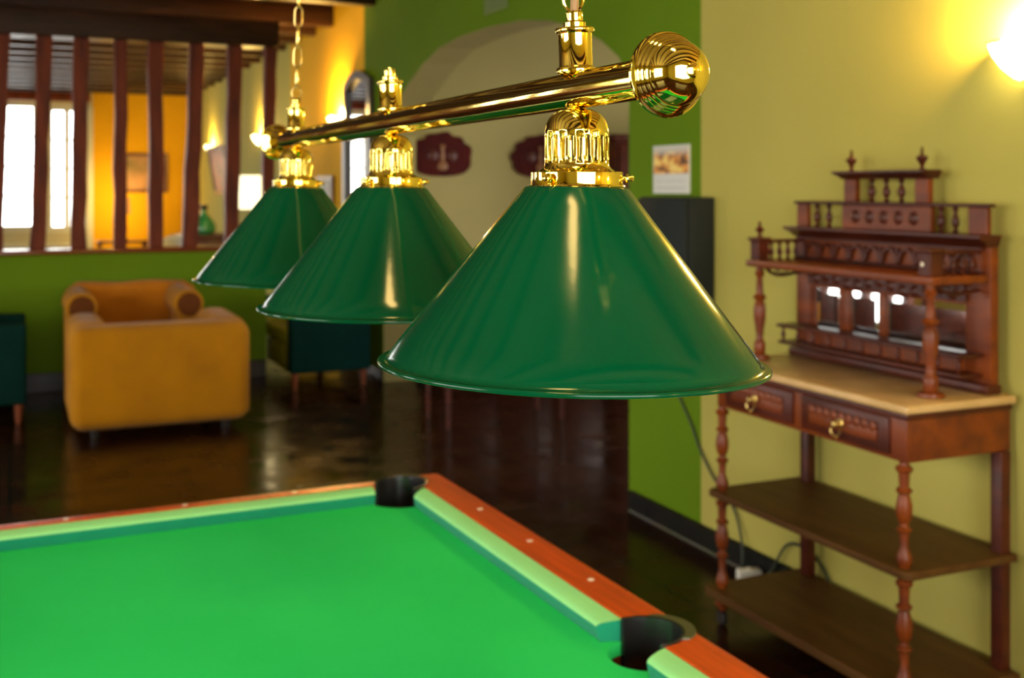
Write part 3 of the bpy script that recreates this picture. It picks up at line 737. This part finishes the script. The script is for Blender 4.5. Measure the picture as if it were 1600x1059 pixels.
for ys in ((gy0+.135, gy0+.195), (gy1-.105, gy1-.172)):
    for yy in ys:
        bm = B(); baluster(bm, XB+.005, yy, 1.456, 1.541, .013); obj('baluster', bm, M['mahogany_dark'], g)
# top tier
bm = B(); box(bm, XB-.008, XB+.018, cy0, cy0+.06, 1.552, 1.632, .003, 1); g2 = so('top_tier_block', bm, 'mahogany')
bm = B(); box(bm, XB-.008, XB+.018, cy1-.06, cy1, 1.552, 1.632, .003, 1); so('top_tier_block', bm, 'mahogany')
for q in range(3):
    bm = B(); baluster(bm, XB+.005, cy0+.06+(cy1-cy0-.12)*(q+1)/4, 1.552, 1.632, .014); obj('baluster', bm, M['mahogany_dark'], g2)
so('top_cornice', cornice(cy0-.005, cy1+.005, XB-.012, 1.632, 1.660, .036, .014), 'mahogany_dark')
for yy in (cy0+.035, cy1-.03):
    bm = B(); lathe(bm, [(0, 1.660), (.012, 1.660), (.008, 1.666), (.006, 1.674), (.012, 1.686), (.020, 1.698), (.019, 1.704), (.008, 1.709), (.0045, 1.714), (.006, 1.720), (.003, 1.726), (.005, 1.732), (0, 1.738)], (XB+.002, yy, 0), 20); so('urn_finial', bm, 'mahogany_dark')

# ------------------------------------------------------------------ wall sconces
def sconce():
    r = thing('wall_sconce', (0, 0, 0), '', 'wall lamp', 'glass bowl wall sconces')
    bm = B(); n = 20
    prof = [(.02, -.115), (.045, -.105), (.080, -.075), (.108, -.035), (.122, 0), (.120, .002)]
    for a, b in zip(prof, prof[1:]):
        for k in range(n):
            t0, t1 = -PI/2-PI/2+PI*k/n, -PI/2-PI/2+PI*(k+1)/n
            pt = lambda p, t: bm.verts.new((p[0]*math.sin(t)*.95-.012 if False else -abs(p[0]*math.sin(t))*.95-.004, p[0]*math.cos(t), p[1]))
            bm.faces.new([pt(a, t0), pt(a, t1), pt(b, t1), pt(b, t0)])
    bmesh.ops.remove_doubles(bm, verts=bm.verts, dist=1e-5)
    obj('glass_bowl', bm, M['lamp_glass'], r, local=True, solid=.003)
    bm = B(); tube(bm, [(-abs(.124*math.sin(PI*k/24))*.95-.004, .124*math.cos(PI*k/24), 0) for k in range(25)], .004, 8); obj('brass_rim', bm, M['brass'], r, local=True)
    bm = B(); lathe(bm, [(0, -.145), (.004, -.142), (.007, -.136), (.004, -.130), (.008, -.124), (.022, -.116), (.018, -.110), (0, -.110)], (-.016, 0, 0), 16); obj('bottom_finial', bm, M['brass'], r, local=True)
    bm = B(); box(bm, -.006, 0, -.03, .03, -.09, .01, .002, 1); obj('wall_plate', bm, M['brass'], r, local=True)
    return r
SL = [((W-.001, 2.47, 2.04), 'glowing glass bowl sconce on the cream wall above the sideboard, cut by the right edge', 30),
      ((W-.001, 10.27, 2.26), 'glass bowl sconce on the ochre wall just past the tall dark-framed mirror', 85),
      ((W-.001, 13.85, 2.24), 'glass bowl sconce in the far room showing beside the brass end ball', 32),
      ((W-.001, 17.5, 2.24), 'glass bowl sconce in the far room above the tilted picture', 26)]
sc0 = sconce()
def bulb(loc, watt, col=(1, .60, .15), size=.05):
    l = bpy.data.lights.new('sconce_bulb', 'POINT'); l.energy = watt; l.color = col; l.shadow_soft_size = size
    o = bpy.data.objects.new('sconce_bulb', l); C.objects.link(o); o.location = loc; return o
for i, (loc, lab, wt) in enumerate(SL):
    s = sc0 if i == 0 else copy_tree(sc0)
    s.location = loc; s['label'] = lab
    b_ = bulb((loc[0]-.075, loc[1], loc[2]+.03), wt); 
# further sconces of the same room behind the camera, seen only as reflections in brass and enamel
for loc, rz, lab, wt in (((2.2, BACK+.001, 2.1), R(-90), 'glass bowl sconce on the wall behind the camera beside the wide window', 22),
                         ((LEFT+.001, 3.1, 2.1), R(180), 'glass bowl sconce on the left wall between its two windows', 22),
                         ((W-.001, -.6, 2.04), 0, 'glass bowl sconce on the cream right wall level with the camera', 22)):
    s = copy_tree(sc0); s.location = loc; s.rotation_euler = (0, 0, rz); s['label'] = lab
    d = Matrix.Rotation(rz, 3, 'Z') @ Vector((-.075, 0, .03)); bulb(Vector(loc)+d, wt)

# oval lamp fixed under the joists over the near end of the table (above the frame; its glow shows on the green enamel)
JZ = CEIL-.20
cl = thing('ceiling_lamp', (.23, .60, JZ), 'oval opal ceiling lamp under the joists above the near end of the table', 'ceiling lamp')
def oval(bm):
    for v in bm.verts: v.co.y = .60+(v.co.y-.60)*2.3
    return bm
bm = B(); lathe(bm, [(0, JZ), (.12, JZ), (.125, JZ-.015), (.115, JZ-.025), (0, JZ-.025)], (.23, .60, 0), 48); obj('mount', oval(bm), M['brass_dull'], cl)
bm = B(); lathe(bm, [(.100, JZ-.026), (.098, JZ-.04), (.08, JZ-.058), (.04, JZ-.070), (0, JZ-.073)], (.23, .60, 0), 48); obj('opal_glass', oval(bm), mat('opal_glass', (.9, .8, .6), .4, emit=(1, .64, .20), estr=24), cl)

# ------------------------------------------------------------------ green wall things: picture notice, dark box, cord, adapter, vent
nt_ = thing('wall_calendar', (W-.001, 4.46, 1.70), 'white calendar sheet with a photo of golden lights, hung on the green wall strip', 'calendar')
bm = B(); box(bm, W-.006, W-.001, 4.335, 4.65, 1.575, 1.80); obj('sheet', bm, M['paper'], nt_, smooth=False)
def pic_mat():
    m = bpy.data.materials.new('golden_lights_print'); m.use_nodes = True; t = m.node_tree; b = t.nodes['Principled BSDF']; inp(b, 'Roughness', .5)
    tcn = t.nodes.new('ShaderNodeTexCoord'); sp = t.nodes.new('ShaderNodeSeparateXYZ'); t.links.new(tcn.outputs['Generated'], sp.inputs[0])
    n = t.nodes.new('ShaderNodeTexNoise'); n.inputs['Scale'].default_value = 3.5; t.links.new(tcn.outputs['Generated'], n.inputs['Vector'])
    r = t.nodes.new('ShaderNodeValToRGB'); t.links.new(n.outputs['Fac'], r.inputs[0])
    e = r.color_ramp.elements; e[0].position = .35; e[0].color = (.08, .03, .01, 1); e[1].position = .6; e[1].color = (.95, .70, .18, 1)
    x = r.color_ramp.elements.new(.48); x.color = (.75, .28, .03, 1)
    g = t.nodes.new('ShaderNodeValToRGB'); t.links.new(sp.outputs['Z'], g.inputs[0]); g.color_ramp.elements[0].position = .62; g.color_ramp.elements[0].color = (0, 0, 0, 1); g.color_ramp.elements[1].position = .9; g.color_ramp.elements[1].color = (1, 1, 1, 1)
    mx = t.nodes.new('ShaderNodeMixRGB'); t.links.new(g.outputs[0], mx.inputs[0]); t.links.new(r.outputs[0], mx.inputs[1]); mx.inputs[2].default_value = (.6, .58, .5, 1)
    t.links.new(mx.outputs[0], b.inputs['Base Color']); return m
bm = B(); box(bm, W-.0075, W-.006, 4.342, 4.643, 1.668, 1.793); obj('photo_print', bm, pic_mat(), nt_, smooth=False)
bm = B(); box(bm, W-.0068, W-.006, 4.37, 4.62, 1.600, 1.604); box(bm, W-.0068, W-.006, 4.37, 4.62, 1.632, 1.635); obj('faint_ruling', bm, mat('grey_ink', (.45, .45, .42), .7), nt_, smooth=False)

cb = thing('wall_cabinet', (W, 4.36, .95), 'dark slate-coloured metal wall cabinet on the green wall strip, below the calendar', 'cabinet')
bm = B(); box(bm, W-.13, W, 4.14, 4.57, .92, 1.56, .008, 2); obj('body', bm, M['slate_box'], cb)
bm = B(); box(bm, W-.148, W-.131, 4.15, 4.56, .93, 1.55, .006, 2); dr = obj('door', bm, M['slate_box'], cb)
bm = B(); box(bm, W-.160, W-.148, 4.52, 4.535, 1.2, 1.32, .003, 2); obj('handle', bm, M['white_plastic'], dr)

def smooth_path(p, n=8):
    out = []
    P = [Vector(q) for q in p]
    for i in range(len(P)-1):
        a, b, c, d = P[max(i-1, 0)], P[i], P[i+1], P[min(i+2, len(P)-1)]
        for k in range(n):
            t = k/n; out.append(.5*((2*b)+(c-a)*t+(2*a-5*b+4*c-d)*t*t+(3*b-a-3*c+d)*t**3))
    out.append(P[-1]); return out
bm = B(); tube(bm, smooth_path([(W-.008, 4.46, .919), (W-.008, 4.47, .78), (W-.008, 4.42, .654), (W-.008, 4.32, .541), (W-.010, 4.247, .442), (W-.012, 4.137, .34), (W-.014, 3.98, .24), (W-.03, 3.90, .12), (2.76, 3.86, .03), (2.72, 3.84, .022)]), .0055, 8)
tag(obj('cable', bm, M['cable']), 'dark cable drooping down the green wall from the slate cabinet to the white adapter', 'cable')
ad = thing('power_adapter', (2.745, 3.79, 0), 'small white plug adapter block lying on the floor behind the left sideboard leg', 'adapter', rz=R(-15))
bm = B(); box(bm, -.048, .048, -.024, .024, .004, .052, .006, 2); obj('body', bm, M['white_plastic'], ad, local=True)
bm = B(); lathe(bm, [(0, .052), (.012, .052), (.012, .057), (0, .057)], (0, 0, 0), 16); obj('socket_face', bm, M['white_plastic'], ad, local=True)
bm = B(); box(bm, -.030, .030, -.018, .018, 0, .004); obj('base', bm, M['cable'], ad, local=True)
bm = B(); tube(bm, smooth_path([(2.765, 3.75, .03), (2.785, 3.70, .06), (2.80, 3.62, .19), (2.805, 3.52, .21), (2.805, 3.40, .16), (2.80, 3.33, .05), (2.79, 3.31, .006)]), .006, 8)
tag(obj('looped_cord', bm, M['cable']), 'dark cord looping from the white adapter behind the rear sideboard leg', 'cord')
bm = B()
box(bm, W-.012, W, 6.38, 6.74, 2.72, 2.84, .003, 1)
vt = tag(obj('wall_vent', bm, M['vent']), 'small painted ventilation grille high on the green wall above the arch', 'vent')
for q in range(5):
    bm = B(); box(bm, W-.017, W-.011, 6.41, 6.71, 2.737+.02*q, 2.745+.02*q); obj('slat', bm, M['vent'], vt, smooth=False)

# tall mirror with dark frame
tm = thing('tall_mirror', (W, 9.60, 1.50), 'tall arched mirror in a thick dark frame at the end of the green wall', 'mirror')
def arch_poly(y0, y1, z0, z1, sag, n=12): return [(y0, z0), (y1, z0)]+[(y1+(y0-y1)*k/n, z1-sag+sag*math.sin(PI*k/n)) for k in range(n+1)]
bm = B(); o_ = arch_poly(9.18, 10.02, 1.42, 2.63, .10); i_ = arch_poly(9.255, 9.945, 1.49, 2.56, .09)
for a in range(len(o_)):
    b = (a+1) % len(o_)
    q = [[bm.verts.new((x, p[0], p[1])) for p in (o_[a], o_[b], i_[b], i_[a])] for x in (W, W-.05)]
    bm.faces.new(q[1]); bm.faces.new(q[0][::-1])
    for k in range(4): bm.faces.new((q[0][k], q[0][(k+1) % 4], q[1][(k+1) % 4], q[1][k]))
bmesh.ops.remove_doubles(bm, verts=bm.verts, dist=1e-5)
obj('frame', bm, M['frame_dark'], tm)
bm = B(); prism(bm, arch_poly(9.24, 9.96, 1.47, 2.575, .09), lambda y, z: (W-.004, y, z), lambda y, z: (W-.014, y, z)); obj('glass', bm, M['mirror'], tm, smooth=False)

# ------------------------------------------------------------------ carved plaques in the alcove
def plaque_bm(sc=1., z=0):
    pts = []; n = 96
    for k in range(n):
        a = 2*PI*k/n; x = math.cos(a); y = math.sin(a)
        rx, ry = .265, .195
        if y > 0: s = 1+.11*abs(math.sin(a*5.5)) + (.05 if abs(x) < .25 else 0); px, py = rx*.80*(abs(x)**.85)*math.copysign(1, x)*s*(1+.22*(1-y)), ry*(y**.75)*s*.95
        else: s = 1+.02*abs(math.sin(a*6)); px, py = rx*.98*(abs(x)**.8)*math.copysign(1, x)*s, -ry*.85*(abs(y)**.6)
        pts.append((px*sc, py*sc))
    return pts
pk = []
def plaque(x, zc, label):
    r = thing('carved_plaque', (x, 8.945, zc), label, 'wall plaque', 'carved oxblood plaques behind the arch')
    bm = B(); prism(bm, plaque_bm(), lambda a, b: (a, 0, b), lambda a, b: (a, -.022, b)); obj('shield', bm, M['plaque'], r, local=True, smooth=False, bevel=.004)
    bm = B(); prism(bm, plaque_bm(.80), lambda a, b: (a, -.022, b), lambda a, b: (a, -.030, b)); bmesh.ops.translate(bm, verts=bm.verts, vec=(0, 0, 0)); obj('raised_field', bm, M['plaque'], r, local=True, smooth=False, bevel=.003)
    bm = B(); lathe(bm, [(0, -.115), (.035, -.11), (.048, -.085), (.042, -.060), (.024, -.045), (.016, -.030), (.020, .0), (.014, .05), (.016, .08), (.030, .095), (.014, .105), (0, .11)], (0, 0, 0), 20)
    for v in bm.verts: v.co.y = -.030+v.co.y*.45
    obj('urn_relief', bm, M['plaque_tan'], r, local=True)
    for s in (-1, 1):
        bm = B(); lathe(bm, [(0, -.06), (.035, -.04), (.045, 0), (.035, .04), (0, .06)], (s*.085, 0, .01), 20)
        for v in bm.verts: v.co.y = -.030+v.co.y*.25
        obj('side_boss', bm, M['dresser'], r, local=True)
    return r
plaque(3.335, 1.865, 'carved oxblood wall plaque just right of the middle brass lamp holder')
plaque(4.255, 1.86, 'carved oxblood wall plaque partly hidden by the nearest brass lamp holder')
# wardrobe and table in the alcove
wd = thing('dark_wardrobe', (5.4, 8.6, 0), 'dark brown wardrobe in the corner behind the arch, seen right of the nearest lamp holder', 'wardrobe')
bm = B(); box(bm, 4.70, 6.2, 8.38, 8.94, .08, 2.0, .01, 2); obj('body', bm, M['mahogany_dark'], wd)
bm = B(); box(bm, 4.66, 6.24, 8.34, 8.94, 2.0, 2.06, .012, 2); obj('cornice', bm, M['mahogany_dark'], wd)
for a in (4.73, 5.46):
    bm = B(); box(bm, a, a+.71, 8.362, 8.379, .12, 1.96, .008, 2); d = obj('door', bm, M['mahogany_dark'], wd)
    bm = B(); lathe(bm, [(0, 0), (.012, .004), (.014, .016), (0, .022)], ((a+.66 if a < 5 else a+.05), 8.362, 1.05), 14, '-y'); obj('knob', bm, M['brass_dull'], d)
bm = B(); box(bm, 4.72, 6.18, 8.40, 8.92, 0, .08); obj('plinth', bm, M['mahogany_dark'], wd)
bf = thing('dark_buffet', (3.9, 8.65, 0), 'long dark buffet under the carved plaques, its foot showing below the nearest shade', 'cabinet')
bm = B(); box(bm, 3.14, 4.64, 8.46, 8.93, .07, .90, .01, 2); obj('body', bm, M['mahogany_dark'], bf)
bm = B(); box(bm, 3.10, 4.655, 8.42, 8.94, .90, .94, .01, 2); obj('top', bm, M['mahogany_dark'], bf)
for a in (3.17, 3.66, 4.15):
    bm = B(); box(bm, a, a+.46, 8.442, 8.459, .12, .86, .008, 2); d = obj('door', bm, M['mahogany_dark'], bf)
    bm = B(); lathe(bm, [(0, 0), (.012, .004), (.014, .016), (0, .022)], (a+.41, 8.442, .55), 14, '-y'); obj('knob', bm, M['brass_dull'], d)
bm = B(); box(bm, 3.18, 4.60, 8.50, 8.92, 0, .07); obj('plinth', bm, M['mahogany_dark'], bf)
dc = thing('dark_cabinet', (-2.9, 9.3, 0), 'low dark cabinet against the half wall, seen only as a reflection in the sideboard mirrors', 'cabinet')
bm = B(); box(bm, -4.1, -1.5, 9.10, 9.56, .06, 1.04, .01, 2); obj('body', bm, M['mahogany_dark'], dc)
for k in range(4):
    bm = B(); box(bm, -4.05+.64*k, -3.45+.64*k, 9.082, 9.099, .12, 1.0, .006, 2); obj('door', bm, M['mahogany_dark'], dc)
bm = B(); box(bm, -4.05, -1.55, 9.14, 9.54, 0, .06); obj('plinth', bm, M['mahogany_dark'], dc)
at = thing('dark_table', (3.1, 7.2, 0), 'dark wooden table under the arch, only its legs showing below the nearest shade', 'table')
bm = B(); box(bm, 2.60, 3.56, 6.93, 7.47, .70, .73, .006, 2); obj('tabletop', bm, M['mahogany_dark'], at)
bm = B(); box(bm, 2.63, 3.53, 6.96, 7.44, .63, .70, .004, 1); obj('apron', bm, M['mahogany_dark'], at)
for x, y in ((2.66, 7.00), (2.66, 7.40), (3.50, 7.00), (3.50, 7.40)):
    bm = B(); tube(bm, [(x, y, 0), (x, y, .35), (x, y, .63)], [.016, .022, .028], 12); obj('leg', bm, M['mahogany_dark'], at)

# ------------------------------------------------------------------ seating
def cushbox(bm, x0, x1, y0, y1, z0, z1, b=.06, seg=5): return box(bm, x0, x1, y0, y1, z0, z1, b, seg)
# near armchair: boxy yellow plush, its back to the camera
ac = thing('boxy_armchair', (.9, 7.95, 0), 'boxy mustard plush armchair with rounded corners, its back turned to the pool table', 'armchair')
bm = B(); cushbox(bm, .345, 1.475, 7.56, 7.86, .055, .720, .095, 6); obj('back', bm, M['yellow_plush'], ac)
for a, b in ((.345, .60), (1.22, 1.475)):
    bm = B(); cushbox(bm, a, b, 7.66, 8.44, .065, .735, .095, 6); obj('arm', bm, M['yellow_plush'], ac)
bm = B(); cushbox(bm, .58, 1.24, 7.80, 8.40, .10, .34, .03, 3); obj('seat_base', bm, M['yellow_plush'], ac)
bm = B(); cushbox(bm, .605, 1.215, 7.86, 8.42, .34, .50, .05, 4); obj('seat_cushion', bm, M['yellow_plush'], ac)
for x in (.50, 1.32):
    for y in (7.68, 8.30):
        bm = B(); lathe(bm, [(0, 0), (.025, 0), (.030, .03), (.035, .075), (0, .075)], (x, y, 0), 16); obj('foot', bm, M['castor'], ac)
# far armchair with scroll arms, facing the camera
fc = thing('scroll_arm_armchair', (.88, 9.05, 0), 'orange plush armchair with round brown scroll arm ends, facing the boxy one', 'armchair')
bm = B(); cushbox(bm, .45, 1.31, 9.24, 9.50, .12, .80, .06, 5); obj('backrest', bm, M['orange_plush'], fc)
bm = B(); tube(bm, [(.40+.96*k/12, 9.36, .765+.006*math.sin(k)) for k in range(13)], [.05]+[.105]*11+[.05], 24); obj('rolled_top', bm, M['orange_plush'], fc)
for s, x in ((-1, .475), (1, 1.225)):
    bm = B(); lathe(bm, [(0, 0), (.09, 0), (.108, .02), (.112, .07), (.112, .62), (.09, .70), (0, .71)], (x, 8.66, .735), 32, 'y')
    cushbox(bm, x-.085+s*.01, x+.085+s*.01, 8.69, 9.40, .09, .74, .03, 3); ar = obj('arm', bm, M['yellow_plush'], fc)
    bm = B(); lathe(bm, [(0, 0), (.084, 0), (.088, .004), (.080, .010), (.03, .014), (0, .014)], (x, 8.661, .735), 32, '-y'); obj('scroll_end', bm, M['scroll'], ar)
bm = B(); cushbox(bm, .55, 1.15, 8.72, 9.30, .10, .36, .03, 3); obj('seat_base', bm, M['orange_plush'], fc)
bm = B(); cushbox(bm, .565, 1.135, 8.68, 9.28, .36, .53, .05, 4); obj('seat_cushion', bm, M['orange_plush'], fc)
for x in (.50, 1.22):
    for y in (8.76, 9.40):
        bm = B(); lathe(bm, [(0, 0), (.022, 0), (.026, .04), (.030, .1), (0, .1)], (x, y, 0), 16); obj('foot', bm, M['castor'], fc)

def teal_seat(name, x0, x1, y0, y1, label, flip=1, zs=.63, cat='sofa', back=True):
    """upholstered seat whose open side faces -x (flip=1) or +x (flip=-1)"""
    r = thing(name, ((x0+x1)/2, (y0+y1)/2, 0), label, cat)
    front, rear = (x0, x1) if flip == 1 else (x1, x0)
    sb_ = lambda a, b: (min(a, b), max(a, b))
    dx = flip
    for a, b in ((y0, y0+.12), (y1-.12, y1)):
        bm = B(); cushbox(bm, x0, x1, a, b, .135, zs, .025, 3); obj('arm', bm, M['teal_cloth'], r)
    bm = B(); q = sb_(rear, rear-dx*.16); cushbox(bm, q[0], q[1], y0+.02, y1-.02, .135, .80, .035, 3); obj('backrest', bm, M['teal_cloth'], r)
    bm = B(); q = sb_(front+dx*.01, rear-dx*.15); cushbox(bm, q[0], q[1], y0+.11, y1-.11, .135, .34, .015, 2); obj('seat_rail', bm, M['olive_cloth'], r)
    n = 2 if y1-y0 > 1.2 else 1; L_ = (y1-y0-.25)/n
    for k in range(n):
        bm = B(); q = sb_(front-dx*.005, rear-dx*.17); cushbox(bm, q[0], q[1], y0+.125+L_*k, y0+.125+L_*(k+1)-.004, .345, .46, .03, 3); obj('seat_cushion', bm, M['olive_cloth'], r)
        bm = B(); q = sb_(rear-dx*.16, rear-dx*.32); cushbox(bm, q[0], q[1], y0+.13+L_*k, y0+.12+L_*(k+1)-.004, .462, .78, .05, 3); obj('back_cushion', bm, M['olive_cloth'], r)
    for x in (x0+.05, x1-.05):
        for y in (y0+.06, y1-.06):
            bm = B(); tube(bm, [(x, y, 0), (x, y, .135)], [.016, .030], 12); obj('leg', bm, M['leg_wood'], r)
    return r
teal_seat('teal_sofa', 2.01, 2.67, 8.78, 10.30, 'dark teal two-seat sofa with olive cushions along the right wall below the farther green shades', 1)
teal_seat('teal_armchair', -.80, .105, 8.30, 9.10, 'dark teal armchair cut by the left edge of the photo', -1, zs=.68, cat='armchair')

# ------------------------------------------------------------------ far room
def picture(x0, x1, z0, z1, label, art, fr, P, th=.05, cat='picture', loc=None):
    r = thing('framed_picture', loc, label, cat); bm = B()
    def bx(a, b, c, d, e, f):
        vs = [bm.verts.new(P(u, q, z)) for q in (e, f) for u, z in ((a, c), (b, c), (b, d), (a, d))]
        for fc_ in ((0, 1, 2, 3), (7, 6, 5, 4), (0, 4, 5, 1), (1, 5, 6, 2), (2, 6, 7, 3), (3, 7, 4, 0)): bm.faces.new([vs[i] for i in fc_])
    bx(x0, x0+th, z0, z1, 0, .03); bx(x1-th, x1, z0, z1, 0, .03); bx(x0+th, x1-th, z0, z0+th, 0, .03); bx(x0+th, x1-th, z1-th, z1, 0, .03)
    obj('frame', bm, fr, r, smooth=False)
    bm = B(); bx(x0+th, x1-th, z0+th, z1-th, .004, .012); obj('canvas', bm, art, r, smooth=False)
    return r
art1 = mat('landscape_print', (.55, .30, .16), .6, col2=(.13, .12, .05), scale=2.2)
art2 = mat('reddish_print', (.45, .09, .05), .5, col2=(.05, .03, .03), scale=4)
picture(1.72, 2.42, 1.53, 2.18, 'brown-framed landscape picture on the far ochre wall seen between the screen posts', art1, M['frame_red'], lambda u, q, z: (u, FAR-q, z), loc=(2.07, FAR, 1.85))
tp = lambda u, q, z: (W-.01-q-(z-1.5)*.17, u, z)
picture(15.75, 17.1, 1.50, 2.20, 'dark-framed picture tilting forward from the pale far-room wall', art2, M['frame_dark'], tp, th=.07, loc=(W, 16.4, 1.5))
picture(10.45, 11.05, 1.42, 1.72, 'small dark-framed picture low on the ochre wall beside the tall mirror', M['paper'], M['frame_red'], lambda u, q, z: (W-.001-q, u, z), th=.05, loc=(W, 10.7, 1.6))

def table_lamp(loc, label, rs, zs0, zs1, base_h, shm, stem):
    r = thing('table_lamp', loc, label, 'lamp')
    bm = B(); lathe(bm, [(0, 0), (.09, 0), (.10, .015), (.05, .03), (.03, .06), (.07, .12), (.085, .18), (.06, .25), (.02, .30), (.015, base_h), (0, base_h)], (0, 0, 0), 24); obj('base', bm, stem, r, local=True)
    bm = B(); lathe(bm, [(rs, zs0), (rs*.86, zs1)], (0, 0, 0), 32); obj('lamp_shade', bm, shm, r, local=True, solid=.003)
    return r
table_lamp((1.61, 18.6, .78), 'small orange-shaded table lamp glowing before the far ochre wall', .13, .42, .68, .5, M['orange_shade'], M['scroll'])
ct = thing('console_table', (1.6, 18.6, 0), 'narrow dark console carrying the orange-shaded lamp', 'table')
bm = B(); box(bm, 1.25, 1.98, 18.42, 18.85, .745, .779, .005, 1); obj('tabletop', bm, M['dresser'], ct)
for x in (1.28, 1.95):
    for y in (18.45, 18.82): bm = B(); box(bm, x-.02, x+.02, y-.02, y+.02, 0, .745); obj('leg', bm, M['dresser'], ct, smooth=False)
bulb((1.61, 18.95, 1.62), 12); bulb((1.61, 19.0, 1.12), 9)
table_lamp((2.41, 12.1, .78), 'large cream-shaded lamp glowing beside the end of the screen', .21, .60, .955, .66, M['lampshade'], M['brass_dull'])
bulb((2.41, 12.1, 1.55), 12, (1, .8, .45), .12)
lt = thing('side_table', (2.41, 12.1, 0), 'small dark side table holding the cream-shaded lamp', 'table')
bm = B(); lathe(bm, [(0, .745), (.27, .745), (.28, .76), (.27, .779), (0, .779)], (2.41, 12.1, 0), 32); obj('tabletop', bm, M['dresser'], lt)
bm = B(); lathe(bm, [(0, 0), (.18, 0), (.18, .03), (.04, .06), (.03, .4), (.05, .72), (0, .745)], (2.41, 12.1, 0), 20); obj('pedestal', bm, M['dresser'], lt)

ds = thing('red_dresser', (2.45, 15.4, 0), 'dark red dresser by the pale far-room wall under the green demijohn', 'dresser')
bm = B(); box(bm, 2.14, 2.80, 15.0, 16.0, .08, .94, .01, 2); obj('body', bm, M['dresser'], ds)
bm = B(); box(bm, 2.10, 2.81, 14.96, 16.04, .94, .985, .01, 2); obj('dresser_top', bm, M['dresser'], ds)
for z in (.12, .40, .68):
    bm = B(); box(bm, 2.128, 2.139, 15.05, 15.95, z, z+.24, .004, 1); d = obj('drawer', bm, M['dresser'], ds)
    bm = B(); lathe(bm, [(0, 0), (.015, .005), (.015, .02), (0, .025)], (2.128, 15.5, z+.12), 12, '-x'); obj('knob', bm, M['brass_dull'], d)
bm = B(); box(bm, 2.18, 2.78, 15.04, 15.96, 0, .08); obj('plinth', bm, M['dresser'], ds)
dj = thing('demijohn', (2.36, 15.35, .986), 'green glass demijohn with dark stopper standing on the red dresser', 'bottle')
bm = B(); lathe(bm, [(0, 0), (.11, .0), (.15, .04), (.155, .10), (.13, .17), (.08, .23), (.035, .28), (.03, .32), (.035, .33), (0, .33)], seg=32); obj('body', bm, M['bottle'], dj, local=True)
bm = B(); lathe(bm, [(0, .33), (.045, .33), (.055, .36), (.05, .39), (0, .40)], seg=20); obj('stopper', bm, M['castor'], dj, local=True)
wc = thing('white_tub_chair', (1.80, 13.6, 0), 'white round-backed wicker chair just behind the screen, its top above the sill', 'chair')
bm = B(); n = 20
ring = []
for k in range(n+1):
    a = PI*k/n; ring.append(a)
for z0, z1, rr in ((.45, 1.05, .16),):
    for i in range(n):
        for j in range(8):
            def pp(a, t): h = z0+(z1-z0)*t*(.55+.45*math.sin(a)); return (1.80+.24*math.cos(a), 13.6+.24*math.sin(a), h)
            vs = [bm.verts.new(pp(ring[i], j/8)), bm.verts.new(pp(ring[i+1], j/8)), bm.verts.new(pp(ring[i+1], (j+1)/8)), bm.verts.new(pp(ring[i], (j+1)/8))]; bm.faces.new(vs)
bmesh.ops.remove_doubles(bm, verts=bm.verts, dist=1e-5); obj('backrest', bm, M['wicker'], wc, solid=.02)
bm = B(); lathe(bm, [(0, .40), (.22, .40), (.235, .43), (.22, .47), (0, .48)], (1.80, 13.6, 0), 28); obj('seat', bm, M['wicker'], wc)
for a in (45, 135, 225, 315):
    x, y = 1.80+.17*math.cos(R(a)), 13.6+.17*math.sin(R(a)); bm = B(); tube(bm, [(x, y, 0), (x, y, .40)], [.012, .018], 10); obj('leg', bm, M['wicker'], wc)
